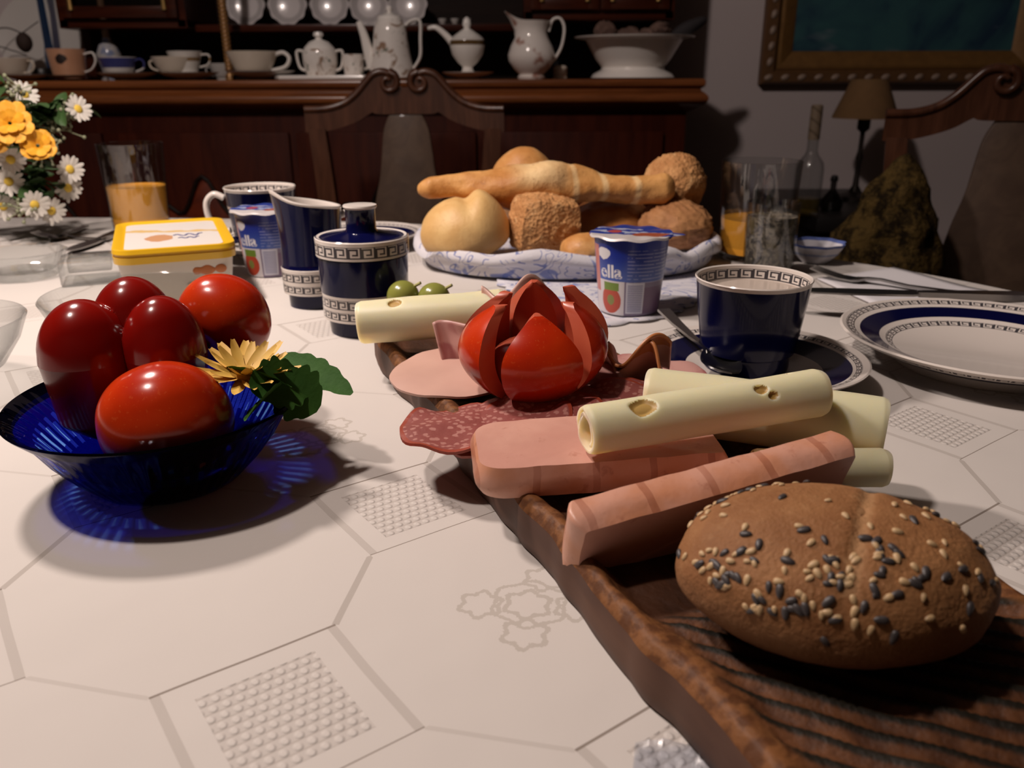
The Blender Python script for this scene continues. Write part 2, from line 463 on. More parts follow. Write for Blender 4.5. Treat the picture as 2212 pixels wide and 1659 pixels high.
# turned posts that carry the upper part
pz = .94
for px_ in ((-0.7802, 2.4600, 1.0274)[0], (0.0833, 2.6200, 1.0299)[0]):
    yy = 2.46 if px_ < -.5 else 2.66
    pr = [(.013, .0), (.013, .012), (.008, .018), (.008, .022)]
    for i in range(30):
        z = .024 + i * .0105
        pr += [(.0105, z), (.0122, z + .004), (.0105, z + .008)]
    pr += [(.014, .345), (.014, .36)]
    G().lathe(pr, 16, TR(px_, yy, pz), cap0=True, cap1=True).build('turned_post', pmat('gilded turned wood', lambda x: x.set(col=x.mix((x.obj()[2] * 95.0).frac().lt(.3), (.38, .20, .07), (.13, .06, .02)), rough=.4, metal=.35)), sb)
    G().box((px_, 2.52, pz + .36 + .01), (.04, .16, .02), bev=.003).build('post_bracket', MAHOG, sb)

# ------------------------------------------------------------------ chairs
def make_chair(label, loc, rz, tint):
    ch = thing('dining_chair', label, 'chair', loc, rz, 'carved dining chairs round the table')
    # the back stands at y = 0 of the chair and the seat lies towards -y
    up = cat_spline([(.012, .020), (.022, .038), (.040, .046), (.058, .043), (.070, .034), (.098, .004), (.125, -.014), (.160, -.023), (.200, -.024)], 5)
    low = cat_spline([(.0, -.034), (.056, -.034), (.066, -.030), (.097, -.048), (.140, -.062), (.175, -.068), (.200, -.068)], 5)
    def at(path, x):
        for i in range(len(path) - 1):
            if path[i][0] <= x <= path[i + 1][0] + 1e-9:
                t = (x - path[i][0]) / max(1e-9, path[i + 1][0] - path[i][0]); return path[i][1] * (1 - t) + path[i + 1][1] * t
        return path[0][1] if x < path[0][0] else path[-1][1]
    up2 = [Vector((p[0], p[1])) for p in [(u.x, u.y) if hasattr(u, 'x') else u for u in up]]
    xs = [i / 60 * .4 - .2 for i in range(61)]
    H = .910
    top = [(x, at([(p.x, p.y) for p in up2], abs(x)) - .004) for x in xs]
    bot = [(x, at([(p.x, p.y) for p in low], abs(x))) for x in xs]
    def bow(x): return -.02 * (1 - (x / .2) ** 2)
    front = [Vector((x, -bow(x) - .014, H + z)) for x, z in top]; back = [Vector((x, -bow(x) + .014, H + z)) for x, z in top]
    fb = [Vector((x, -bow(x) - .014, H + z)) for x, z in bot]; bb = [Vector((x, -bow(x) + .014, H + z)) for x, z in bot]
    rail = G().grid([front, back, bb, fb, front]).build('top_rail', CHAIRW, ch, smooth=35)
    for sx in (-1, 1):
        pts = [Vector((sx * p.x, -bow(p.x) - .012, H + p.y)) for p in up2 if p.x >= .022]
        sc = []
        for i in range(22):
            a = PI * .62 + i / 21 * PI * 2.1; r = .021 * (1 - i / 21 * .72)
            sc.append(Vector((sx * (.031 + r * math.cos(a)), -bow(.03) - .018, H + .026 + r * math.sin(a))))
        G().tube(pts[::-1] + sc, [.0075] * len(pts) + [.0075 - .003 * i / 21 for i in range(22)], 10).build('scroll_moulding', CHAIRW, ch)
        st = [Vector((sx * .178, -bow(.17) * .2, H - .062 - i * .45 / 10 + 0)) for i in range(11)]
        g = G()
        rws = []
        for i, p in enumerate(st):
            hw = .017 + .012 * math.sin(i / 10 * PI) * 0 + .004 * i / 10
            cx = sx * (.178 - .012 * math.sin(i / 10 * PI))
            rws.append([(cx - hw, -.013, p.z), (cx + hw, -.013, p.z), (cx + hw, .013, p.z), (cx - hw, .013, p.z)])
        g.grid(rws, closeu=True); g.build('stile', CHAIRW, ch, smooth=35)
        G().box((sx * .178, 0.005, .235), (.036, .03, .47), bev=.003).build('leg', CHAIRW, ch)
        fl = [Vector((sx * .20, -.40, .45)), Vector((sx * .215, -.415, .36)), Vector((sx * .205, -.405, .2)), Vector((sx * .20, -.40, .06)), Vector((sx * .21, -.42, .01))]
        fl = cat_spline(fl, 4); G().tube(fl, [.026 - .013 * i / (len(fl) - 1) for i in range(len(fl))], 12).build('leg', CHAIRW, ch)
    prof = [(.033, 0), (.046, -.03), (.052, -.07), (.058, -.12), (.072, -.18), (.078, -.24), (.060, -.32), (.042, -.40), (.05, -.43)]
    o = cat_spline([(x, z, 0) for x, z in prof], 4)
    outl = [(p.x, p.y) for p in o] + [(-p.x, p.y) for p in o[::-1]]
    G().slab(outl, -.007, .007, TR(0, .016, H - .034) @ RX(PI / 2), bev=.003).build('splat', pmat('splat veneer', lambda x: x.set(col=x.mix(x.noise(14, 3, None, .6, 2).ramp(.3, .7), (.060, .036, .024), (.084, .052, .034)), rough=.5, coat=.15, spec=.3)), ch)
    G().box((0, 0, .485), (.36, .028, .07), bev=.004).build('lower_rail', CHAIRW, ch)
    s = G().slab([(-.20, 0.0), (-.245, -.43), (.245, -.43), (.20, 0.0)], .43, .47, bev=.006).build('seat_frame', CHAIRW, ch)
    G().blob(lambda d: (max(-1, min(1, d.x * 1.35)) * .215, -.215 + max(-1, min(1, d.y * 1.35)) * .195, .468 + max(0, d.z) * .045), 40, 20).build('seat_cushion', mat('brown upholstery', (.05, .032, .02), .85, sheen=.3), ch)
    return ch
# the chair across the table and the one at its rounded end
make_chair('dark wooden chair with scrolled rail standing before the sideboard', (-0.2144, 1.7600, 0.9457)[:2] + (0,), 0, 0)
make_chair('large dark chair at right with olive throw over its side', (0.8201, 1.4000, 0.9424)[:2] + (0,), math.radians(-22), 1)

# ------------------------------------------------------------------ things on the wall, side table, floor by the wall
def _paint(x):
    X, Y, Z = x.obj()
    n = x.noise(3.2, 4, None, .6, 1.0); n2 = x.noise(7, 3, x.vec(X * .5, Y, Z * 1.6)); n3 = x.noise(16, 3, x.vec(X * .4, Y, Z))
    c = x.mix(n.ramp(.38, .62), (.016, .038, .075), (.036, .105, .115))
    c = x.mix((Z * -4.0 + n2 * 1.2).ramp(.2, 1.2), (.012, .012, .018), c)
    c = x.mix(n2.ramp(.60, .75) * X.ramp(.1, .35), c, (.012, .065, .038))
    c = x.mix(n3.ramp(.60, .74) * .5, c, (.16, .19, .22))
    x.set(col=c, rough=.55, spec=.2)
fx0, fx1, fz0 = (0.7812, 2.7800, 0.9656)[0], (1.6570, 2.7800, 0.9628)[0], (1.0164, 2.7800, 0.9212)[2]
fw, fh = fx1 - fx0, .72
pc = thing('framed_painting', 'dark blue green painting in a gilt beaded frame on the wall', 'painting', ((fx0 + fx1) / 2, 2.795, fz0 + fh / 2))
ow = .048
GILTD = pmat('old gilt', lambda x: x.set(col=x.mix(x.noise(40, 3), (.14, .065, .018), (.27, .135, .036)), rough=.5, metal=.25))
GILTO = pmat('dark carved gilt', lambda x: x.set(col=x.mix(x.noise(60, 3), (.09, .04, .016), (.17, .08, .027)), rough=.5, metal=.2))
def framebar(p):
    rows = []
    for o, d in p:
        a, b = fw / 2 - o, fh / 2 - o
        rows.append([(-a, -d, -b), (a, -d, -b), (a, -d, b), (-a, -d, b)])
    return rows
G().grid(framebar([(0, .0), (0, .03), (.008, .042), (.034, .042), (.044, .03), (.048, .0)]), closeu=True).build('outer_frame', GILTO, pc, smooth=25)
G().grid(framebar([(.046, .0), (.046, .030), (.056, .033), (.090, .018), (.098, .010), (.098, .0)]), closeu=True).build('inner_frame', GILTD, pc, smooth=25)
bead = G().blob(lambda d: (d.x * .009, d.y * .006 - .042, d.z * .014), 12, 8)
bead0 = None
def add_bead(x, z, rz):
    global bead0
    if bead0 is None:
        bead0 = bead.build('frame_bead', pmat('worn bead', lambda x: x.set(col=x.mix(x.noise(120, 2), (.16, .09, .05), (.42, .32, .26)), rough=.5)), pc); o = bead0
    else:
        o = bead0.copy(); COL.objects.link(o); o.parent = pc
    o.location = (x, 0, z); o.rotation_euler = (0, rz, 0)
nb = 17; nbz = 16
for i in range(nb):
    x = -fw / 2 + .021 + (fw - .042) * i / (nb - 1)
    for z in (-fh / 2 + .021, fh / 2 - .021): add_bead(x, z, PI / 2 - .35)
for i in range(1, nbz - 1):
    z = -fh / 2 + .021 + (fh - .042) * i / (nbz - 1)
    for x in (-fw / 2 + .021, fw / 2 - .021): add_bead(x, z, .35)
G().box((0, -.006, 0), (fw - .19, .010, fh - .19)).build('canvas', pmat('painted canvas', _paint), pc)

stz = .60
sx0, sx1 = (0.7945, 2.4500, 0.5566)[0], (1.1138, 2.4500, 0.5555)[0]
st = thing('side_table', 'low black side table against the grey wall', 'side table', (0, 0, 0))
G().box(((sx0 + sx1) / 2, 2.47, stz - .02), (sx1 - sx0, .60, .04), bev=.006).build('table_top', BLACKW, st)
G().box(((sx0 + sx1) / 2, 2.48, stz - .13), (sx1 - sx0 - .06, .54, .18), bev=.004).build('apron', BLACKW, st)
for X in (sx0 + .05, sx1 - .05):
    for Y in (2.22, 2.72): G().box((X, Y, .21), (.05, .05, .42), bev=.004).build('leg', BLACKW, st)

b = (0.7961, 2.2366, 0.6000)
bt = thing('bottle', 'clear tall bottle with wood coloured neck seal on side table', 'bottle', (b[0] - .012, b[1], b[2])); bt.scale = (.95, .95, .86)
G().lathe([(.0, .004), (.036, .0), (.037, .006), (.037, .135), (.034, .155), (.018, .178), (.0145, .19), (.0145, .305), (.0135, .306), (.0135, .192), (.017, .180), (.033, .155), (.036, .135), (.036, .008), (0, .007)], 32).build('glass_body', CLEAR, bt)
G().lathe([(0, .009), (.035, .009), (.035, .05), (0, .05)], 32).build('liquid', glassmat('pale spirit', (.86, .74, .30)), bt)
G().lathe([(.0152, .222), (.0158, .225), (.0158, .318), (.012, .322), (0, .322)], 24).build('neck_seal', pmat('paper seal', lambda x: x.set(col=x.mix((x.obj()[2] * 30.0 + x.obj()[0] * 25.0).frac().lt(.25), (.22, .16, .105), (.13, .09, .055)), rough=.7)), bt)
b = (0.8092, 2.1892, 0.6000)
b2 = thing('small_bottle', 'short dark round stoppered flask beside the tall bottle', 'bottle', (b[0] + .07, b[1] + .12, .6))
G().lathe([(0, 0), (.026, 0), (.03, .01), (.03, .03), (.012, .05), (.008, .055), (.008, .075), (0, .075)], 24).build('flask_body', glassmat('smoke glass', (.25, .24, .25)), b2)
G().lathe([(.009, .076), (.011, .08), (.008, .092), (0, .094)], 16).build('stopper', BLACKW, b2)

lp = (1.0246, 2.5200, 0.8310)
tl = thing('table_lamp', 'slim table lamp with brown conical shade below the painting', 'lamp', (lp[0], 2.52, stz))
zs = lp[2] - stz
wr = ((1.1202, 2.5200, 0.8371)[0] - (0.9393, 2.5200, 0.8377)[0]) / 2
wt = ((1.0673, 2.5200, 0.9378)[0] - (0.9696, 2.5200, 0.9382)[0]) / 2
ht = (1.0085, 2.5200, 0.9430)[2] - (1.0237, 2.5200, 0.8374)[2]
G().lathe([(wr, zs), (wr * 1.0, zs + .004), (wt, zs + ht), (wt - .003, zs + ht), (wr - .004, zs + .004), (wr, zs)], 48).build('lamp_shade', pmat('brown shade', lambda x: x.set(col=x.mix(x.noise(50, 2), (.15, .08, .03), (.20, .105, .04)), rough=.9)), tl)
G().lathe([(0, 0), (.06, 0), (.06, .012), (.02, .022), (.009, .04), (.007, .1), (.011, .12), (.007, .14), (.007, zs - .04), (.018, zs - .03), (.018, zs + .03), (0, zs + .03)], 24).build('lamp_stem', mat('bronze', (.025, .018, .015), .4, metal=.6), tl)
g = G()
for k in range(3): g.tube([(.014 * math.cos(k * 2.09), .014 * math.sin(k * 2.09), zs + .02), (wt * 1.0 * math.cos(k * 2.09), wt * math.sin(k * 2.09), zs + ht - .006)], .0015, 6)
g.build('shade_carrier', mat('bronze'), tl)
MATS['bronze'] = MATS['bronze']

# olive brown throw hanging over the right chair's side
def throw(d):
    k = .5 + .5 * d.z                          # 0 at the bottom, 1 at the top where it hangs from the stile
    x = d.x * (.040 + .085 * (1 - k) ** .8) + .004 * k ** 2; y = d.y * (.035 + .03 * (1 - k))
    p = Vector((x, y, d.z * .17))
    a = math.atan2(d.y, d.x)
    p += Vector((d.x, d.y, 0)) * (.010 * math.sin(5 * a + 3 * d.z) * (1 - k) + .012 * noise.noise(p * 22) + .006 * noise.noise(p * 60)); return p
c = (0.6136, 1.3600, 0.6603)
def _throw(x):
    n = x.noise(42, 4, None, .7, .4); n2 = x.noise(120, 3, None, .7)
    k = x.mix(n.ramp(.40, .60), (.012, .008, .004), (.070, .044, .014)); k = x.mix(n2.ramp(.5, .7) * .5, k, (.10, .065, .022))
    x.set(col=k, rough=1.0, spec=.05).bump(n2, .006, 1)
tag(G().blob(throw, 72, 48).build('woollen_throw', pmat('olive wool', _throw), None, loc=c, rot=(0, .06, math.radians(-20))), 'mottled olive brown woollen throw hanging over the side of the right chair', 'throw')

# ------------------------------------------------------------------ china on the sideboard
ZT = .94
S = .00131 * 1.0                     # metres to a pixel of the photograph at that distance, used for sizes only
def scale(y): return y * .938 / 1791.77
def handle(pts, r, m, parent, name='handle', flat=.7, M=None):
    return G().tube(cat_spline(pts, 6), r, 10, flat=flat, M=M).build(name, m, parent)
def on(px_, Y):
    x = (px_ - 1106) * Y * .938 / 1791.77
    return (x, Y, ZT)
SAUC = [(0, .004), (.028, .003), (.030, .0), (.034, .0), (.036, .004), (.062, .012), (.076, .019), (.077, .0205), (.075, .0205), (.060, .0155), (.036, .0075), (0, .007)]
def saucer(label, px_, Y, r, m, group=None):
    k = r / .077
    o = G().lathe([(a * k, b * k) for a, b in SAUC], 40).build('saucer', m); o.location = on(px_, Y)
    return tag(o, label, 'saucer', group)
DULL = mat('grey white china', (.56, .53, .50), .25, coat=.3)
saucer('white saucer under the cream cup at far left of sideboard', 62, 2.44, .062, DULL)
saucer('saucer under the terracotta mug on the sideboard', 150, 2.46, .055, mat('brown glazed dish', (.10, .075, .055), .3))
saucer('saucer under the blue banded cup on the sideboard', 280, 2.43, .078, DULL)
saucer('saucer under the two stacked cream cups', 412, 2.45, .080, DULL)
saucer('wide saucer under the large cream cup', 568, 2.42, .090, DULL)
saucer('white saucer under the small pedestal teapot', 1013, 2.45, .072, PORC)
def cupthing(label, px_, Y, prof, m, hp=None, hr=.004, rz=0, z=.0, cat='cup', name='cup', dx=0):
    l = on(px_, Y); t = thing(name, label, cat, (l[0], l[1], l[2] + z), rz)
    G().lathe(prof, 40).build('cup_body', m, t)
    if hp: handle([(x, 0, zz) for x, zz in hp], hr, m, t)
    return t
def cp(r0, r1, h, flare=1.0):
    out = [(0, .002), (r0 * .8, .001), (r0 * .82, 0), (r0, 0), (r0, .004)]
    for i in range(9):
        t = i / 8; out.append((r0 + (r1 - r0) * (t ** .6 if flare > 0 else t), .005 + (h - .005) * t))
    out.append((r1 - .002, h + .001))
    for i in range(8, -1, -1):
        t = i / 8; out.append((max(.001, r0 + (r1 - r0) * (t ** .6) - .004), .008 + (h - .008) * t))
    return out + [(0, .008)]
HSZ = .0068
cupthing('cream cup at far left end of the sideboard', 25, 2.44, cp(.030, .060, .050), CREAM, [(.048, .042), (.066, .043), (.072, .030), (.060, .016), (.040, .012)], .004, 0, .008)
def _terra(x):
    X, Y, Z = x.obj(); n = x.noise(30, 3)
    m = ((X - .005) * (X - .005) * 1.0 + (Z - .05) * (Z - .05)).sqrt() + (n - .5) * .02
    x.set(col=x.mix(m.lt(.014), x.mix(n, (.50, .25, .14), (.66, .36, .22)), (.03, .02, .018)), rough=.25, coat=.4)
t = cupthing('terracotta coloured mug with a dark motif on the sideboard', 155, 2.46, cp(.042, .050, .075, 0), pmat('terracotta glaze', _terra), None, z=.006, name='mug', cat='mug')
handle([(.048, 0, .062), (.072, 0, .066), (.078, 0, .046), (.064, 0, .024), (.044, 0, .016)], .0042, PORC, t)
bl = on(97, 2.53)
bx = G().lathe([(0, 0), (.028, 0), (.030, .004), (.030, .030), (.027, .034), (.026, .034), (.026, .006), (0, .006)], 32).build('dark_item', BLACKW, None, loc=bl); tag(bx, 'small round black item between the cream cup and terracotta mug', 'pot')  # plain round black body filling the dark spot between cup and mug
pl = on(95, 2.66)
def plate_prof(r): return [(0, .002), (r * .55, .0), (r * .58, .003), (r * .75, .006), (r, .016), (r, .018), (r * .74, .009), (r * .55, .005), (0, .005)]
o = G().lathe(plate_prof(.125), 56).build('display_plate', DULL, None, loc=(pl[0], 2.70, ZT + .118), rot=(PI / 2 - .22, 0, 0)); tag(o, 'large pale round plate leaning at the left end of sideboard', 'plate')
tw = thing('dried_poppy', 'dried poppy seed heads on thin bent twigs at left', 'dried flower', on(40, 2.56))
g0 = on(40, 2.56)
def rel(px_, y, Yw=2.56):
    x = (px_ - 1106) * Yw * .938 / 1791.77 - g0[0]; z = .945 + (167 - y) * Yw / 1791.77 * .98 - ZT; return (x, Yw - 2.56, z)
G().tube(cat_spline([rel(-40, 165), rel(-20, 110), rel(10, 76), rel(40, 70), rel(68, 80)], 5), .0018, 6).build('twig', DARKW, tw)
G().tube(cat_spline([rel(-40, 165), rel(0, 108), rel(40, 112), rel(70, 122)], 5), .0016, 6).build('twig', DARKW, tw)
G().tube(cat_spline([rel(68, 80), rel(90, 68), rel(108, 58)], 5), .0014, 6).build('twig', DARKW, tw)
G().tube(cat_spline([rel(-10, 80), rel(10, 48), rel(28, 30)], 5), .0012, 6).build('twig', DARKW, tw)
p = rel(70, 97); G().blob(lambda d: (p[0] + d.x * .022, p[1] + d.y * .02, p[2] + d.z * .026 * (1 + .15 * math.cos(6 * math.atan2(d.y, d.x)) * .3)), 20, 12).build('seed_head', mat('dry brown seed head', (.03, .015, .010), .8), tw)
bb = on(120, 2.60)
t = thing('slim_blue_vase', 'slim tall pale blue glass vase behind the terracotta mug', 'vase', bb)
G().lathe([(0, .002), (.016, 0), (.016, .06), (.011, .10), (.009, .25), (.012, .30), (.010, .30), (.007, .25), (.009, .10), (.012, .06), (.012, .006), (0, .006)], 24).build('vase_body', glassmat('pale blue glass', (.42, .52, .66)), t)
vb = on(246, 2.58)
t = thing('candle_vase', 'white and blue china candle holder with tall tan candle', 'candle holder', vb)
G().lathe([(0, .002), (.030, 0), (.030, .006), (.022, .012), (.030, .05), (.034, .07), (.024, .095), (.012, .108), (.012, .114), (0, .114)], 32).build('holder_body', pmat('blue white china', lambda x: x.set(col=x.mix(x.noise(45, 3).ramp(.45, .6), (.50, .48, .47), (.22, .26, .40)), rough=.2, coat=.3)), t)
G().tube([(0, 0, .114), (0, 0, .36)], .0095, 16).build('candle', mat('tan wax', (.30, .19, .12), .5), t)
BLUEB = banded('blue band cup', (.72, .68, .65), [('z', .022, .047, (.05, .055, .19))])
cupthing('cup with a broad blue band, beside the candle holder', 263, 2.43, cp(.028, .049, .048), BLUEB, [(.046, .040), (.060, .044), (.070, .036), (.066, .020), (.046, .012)], .004, 0, .011)
cupthing('lower cream cup of the stacked pair', 385, 2.46, cp(.030, .062, .048), CREAM, [(-.056, .040), (-.070, .036), (-.066, .020), (-.042, .012)], .004, 0, .012)
GB = banded('gold band cup', (.76, .72, .67), [('z', .028, .037, (.28, .17, .07))])
cupthing('white cup with a gold band stacked on the cream cup', 408, 2.46, cp(.030, .047, .052, 0), GB, [(.044, .044), (.064, .044), (.068, .032), (.060, .018), (.038, .012)], .0042, 0, .022)
cupthing('small greyish cup beside the striped post', 487, 2.60, cp(.024, .040, .045), DULL, [(-.036, .036), (-.050, .032), (-.046, .016), (-.026, .010)], .0036)
t = cupthing('large wide cream cup with flowered handle on the sideboard', 552, 2.42, cp(.036, .068, .060), CREAM, None, z=.012)
handle([(.060, 0, .052), (.084, 0, .058), (.100, 0, .044), (.088, 0, .022), (.050, 0, .012)], .008, PORC, t)
tr = G().slab([(-.112 + .0 * i, -.07) for i in range(1)] + [(.112, -.07), (.128, -.05), (.128, .05), (.112, .07), (-.112, .07), (-.128, .05), (-.128, -.05)], 0, .012, bev=.005).build('china_tray', PORC, None, loc=on(707, 2.42)); tag(tr, 'rectangular white china tray on the sideboard', 'tray')
def potpattern(x):
    X, Y, Z = x.obj(); n = x.noise(26, 3, None, .6, 1)
    c = x.mix(n.ramp(.56, .66), (.86, .81, .76), (.34, .22, .15))
    c = x.mix(x.noise(55, 2).ramp(.63, .7), c, (.22, .24, .20)); x.set(col=c, rough=.14, coat=.5)
FLOR = pmat('flowered porcelain', potpattern)
l = on(697, 2.42)
t = thing('sugar_bowl', 'small white lidded sugar bowl on the china tray', 'sugar bowl', (l[0], l[1], ZT + .012))
G().lathe([(0, 0), (.038, 0), (.040, .004), (.046, .03), (.047, .055), (.042, .066), (.040, .066), (0, .062)], 40).build('bowl_body', FLOR, t)
G().lathe([(.042, .066), (.040, .070), (.026, .084), (.010, .090), (.007, .094), (.014, .100), (.012, .108), (0, .110)], 32).build('lid', PORC, t)
for s_ in (-1, 1): handle([(s_ * .040, 0, .060), (s_ * .060, 0, .062), (s_ * .062, 0, .045), (s_ * .056, 0, .02), (s_ * .042, 0, .012)], .0055, PORC, t)
l = on(768, 2.42)
t = cupthing('tiny white flowered cup on the china tray', 768, 2.42, cp(.026, .030, .052, 0), FLOR, [(.029, .042), (.042, .042), (.044, .028), (.030, .014)], .0045, z=.012)
# tall coffee pot
l = on(850, 2.40)
t = thing('coffee_pot', 'tall white porcelain coffee pot with floral decoration behind chair', 'coffee pot', l)
G().lathe([(0, 0), (.058, 0), (.064, .006), (.060, .02), (.050, .07), (.044, .12), (.040, .138), (.037, .142), (.034, .150), (.020, .158), (0, .16)], 44).build('pot_body', FLOR, t)
G().lathe([(.034, .150), (.030, .158), (.014, .164), (.006, .168), (.009, .176), (.006, .183), (0, .184)], 28).build('lid', PORC, t)
sp = cat_spline([(-.050, 0, .030), (-.062, 0, .075), (-.070, 0, .11), (-.082, 0, .145)], 6)
G().tube(sp, [.017 - .009 * i / (len(sp) - 1) for i in range(len(sp))], 14).build('spout', PORC, t)
handle([(.042, 0, .135), (.056, 0, .146), (.080, 0, .146), (.080, 0, .10), (.078, 0, .06), (.064, 0, .035), (.050, 0, .02)], .0065, PORC, t)
# small pedestal teapot
l = on(1013, 2.45)
t = thing('pedestal_teapot', 'small white pedestal teapot with dark gold band', 'teapot', (l[0], l[1], ZT + .008))
G().lathe([(0, 0), (.030, 0), (.031, .005), (.016, .014), (.014, .024), (.028, .036), (.042, .055), (.048, .078), (.047, .092), (.045, .096), (.038, .098), (0, .098)], 40).build('pot_body', banded('gold band teapot', (.88, .84, .79), [('z', .080, .092, (.13, .075, .03))]), t)
G().lathe([(.045, .097), (.036, .104), (.018, .116), (.008, .122), (.012, .132), (.010, .142), (.004, .150), (0, .151)], 32).build('lid', PORC, t)
sp = cat_spline([(-.036, 0, .080), (-.058, 0, .105), (-.084, 0, .124), (-.106, 0, .122)], 6)
G().tube(sp, [.011 - .006 * i / (len(sp) - 1) for i in range(len(sp))], 12).build('spout', PORC, t)
handle([(0, .045, .085), (0, .07, .09), (0, .075, .06), (0, .04, .048)], .005, PORC, t)
# pitcher with flowers
l = on(1150, 2.42)
t = thing('flowered_pitcher', 'white pitcher with pink flowers and scrolled handle', 'pitcher', l)
def lip(p, a, r, z):
    if z > .11:
        k = (z - .11) / .045; c = max(0, math.cos(a - PI)) ** 4
        p = p + Vector((-.026 * k * c, 0, .020 * k * c - .006 * k * (1 - c)))
    return p
G().lathe([(0, 0), (.036, 0), (.038, .006), (.033, .012), (.048, .026), (.062, .046), (.064, .062), (.056, .085), (.045, .105), (.041, .12), (.044, .138), (.050, .152), (.047, .152), (.038, .12), (.04, .10), (0, .09)], 48, fn=lip).build('pitcher_body', pmat('pink flowered porcelain', lambda x: x.set(col=x.mix(x.noise(20, 3).ramp(.56, .68), (.86, .80, .75), (.42, .23, .18)), rough=.16, coat=.4)), t)
handle([(.046, 0, .12), (.056, 0, .148), (.076, 0, .152), (.088, 0, .128), (.082, 0, .085), (.066, 0, .055), (.056, 0, .048)], .006, PORC, t)
o = G().lathe([(0, 0), (.018, 0), (.020, .01), (.022, .09), (.020, .09), (.018, .012), (0, .012)], 24).build('blue_beaker', glassmat('royal blue glass', (.03, .08, .55)), None, loc=on(1199, 2.56)); tag(o, 'small royal blue glass beaker behind the flowered pitcher', 'beaker')
o = G().lathe([(0, 0), (.020, 0), (.021, .004), (.019, .010), (.021, .014), (.019, .020), (.021, .026), (.019, .032), (.014, .036), (0, .036)], 24).build('stacked_coasters', CREAM, None, loc=on(1212, 2.50)); tag(o, 'low ribbed cream pot beside the flowered pitcher', 'pot'); o.name = 'ribbed_pot'
# footed bowl with dried fruits
l = on(1368, 2.42)
t = thing('footed_bowl', 'large white footed bowl at the right end of the sideboard', 'bowl', l)
G().lathe([(r * 1.14, z * 1.06) for r, z in [(0, .004), (.092, .0), (.100, .003), (.094, .012), (.076, .022), (.074, .028), (.090, .048), (.106, .078), (.114, .092), (.140, .097), (.142, .100), (.138, .101), (.110, .097), (.100, .080), (.084, .050), (.05, .034), (0, .03)]], 64).build('bowl_body', PORC, t)
rnd = random.Random(3)
CONE = pmat('dry pine cone', lambda x: x.set(col=x.mix(x.noise(60, 2), (.05, .025, .018), (.22, .13, .10)), rough=.85))
cones = [(-.07, -.02, .092, 1.25), (-.02, .02, .083, 1.0), (.022, -.035, .083, .9), (.06, .01, .092, 1.35), (.0, .05, .09, 1.0), (-.045, .05, .088, .9), (.045, .06, .086, 1.0), (-.01, -.06, .081, .8)]
for i, (cx, cy, cz, k) in enumerate(cones):
    def pc_(d, k=k):
        a = math.atan2(d.y, d.x); q = 1 + .22 * math.sin(5 * a + 9 * d.z) * (1 - d.z ** 2)
        return d * .024 * k * q
    o = G().blob(pc_, 30, 16).build('pine_cone', CONE, None, loc=(l[0] + cx * 1.15, l[1] + cy * 1.1, ZT + cz * 1.08 + .012), rot=(rnd.uniform(0, 3), rnd.uniform(0, 3), 0))
    tag(o, 'brown pine cone heaped in the white footed bowl', 'pine cone', 'pine cones in the footed bowl')
fp = cat_spline([(.10, -.02, .108), (.125, -.02, .120), (.155, -.02, .134), (.188, -.02, .150)], 5)
G_ = G().tube(fp, [-.000 + .004 + .016 * math.sin(PI * min(1, i / (len(fp) - 1) * .93 + .07)) ** .7 for i in range(len(fp))], 10, flat=.9)
o = G_.build('dark_feather', mat('dark feather', (.018, .014, .016), .8), None, loc=l); tag(o, 'dark pointed feather sticking out of the footed bowl', 'feather')
# saucers standing on the shelf of the upper part
rnd = random.Random(5)
def _scal(x):
    X, Y, Z = x.obj(); R = (X * X + Y * Y).sqrt()
    x.set(col=x.mix(R.inside(.034, .050), (.62, .58, .58), (.45, .42, .42)), rough=.2, coat=.4)
SCM = pmat('scalloped china', _scal)
sc0 = None
for i, px_ in enumerate((550, 638, 726, 808, 890)):
    if sc0 is None:
        sc0 = G().lathe(plate_prof(.056), 64, fn=lambda p, a, r, z: Vector((p.x * (1 + .035 * (r / .056) ** 3 * math.cos(a * 10)), p.y * (1 + .035 * (r / .056) ** 3 * math.cos(a * 10)), z))).build('standing_saucer', SCM); o = sc0
    else: o = sc0.copy(); COL.objects.link(o)
    x = (px_ - 1106) * 2.66 * .938 / 1791.77
    o.location = (x, 2.67, zs1 + .055); o.rotation_euler = (PI / 2 - .2, 0, 0)
    tag(o, ['leftmost', 'second from the left', 'middle', 'fourth from the left', 'rightmost'][i] + ' of the white scalloped saucers standing on the upper shelf', 'saucer', 'saucers standing on the upper shelf')
e0 = None
for i, px_ in enumerate((962, 988, 1014)):
    if e0 is None: e0 = G().lathe(cp(.008, .013, .016), 20).build('tiny_cup', DULL); o = e0
    else: o = e0.copy(); COL.objects.link(o)
    o.location = ((px_ - 1106) * 2.62 * .938 / 1791.77, 2.62, zs1)
    tag(o, ['left', 'middle', 'right'][i] + ' one of the three tiny pale cups on the upper shelf', 'cup', 'tiny cups on the upper shelf')
v0 = None
for i, px_ in enumerate((205, 262, 305, 340)):
    if v0 is None: v0 = G().lathe([(0, .002), (.022, 0), (.022, .004), (.004, .01), (.004, .04), (.022, .06), (.028, .10), (.026, .15), (.025, .15), (.026, .10), (.02, .062), (0, .05)], 28).build('stem_glass', glassmat('frosted stem glass', (.62, .60, .60), rough=.1)); o = v0
    else: o = v0.copy(); COL.objects.link(o)
    o.location = ((px_ - 1106) * 2.62 * .938 / 1791.77, 2.62, zl + .024)
    tag(o, ['leftmost', 'second', 'third', 'rightmost'][i] + ' stemmed glass behind the pane of the left cabinet', 'glass', 'stemmed glasses in the left cabinet')
o = v0.copy(); COL.objects.link(o); o.location = ((1226 - 1106) * 2.62 * .938 / 1791.77, 2.62, zr + .024); tag(o, 'stemmed glass alone behind the right cabinet pane', 'glass'); del o['group']

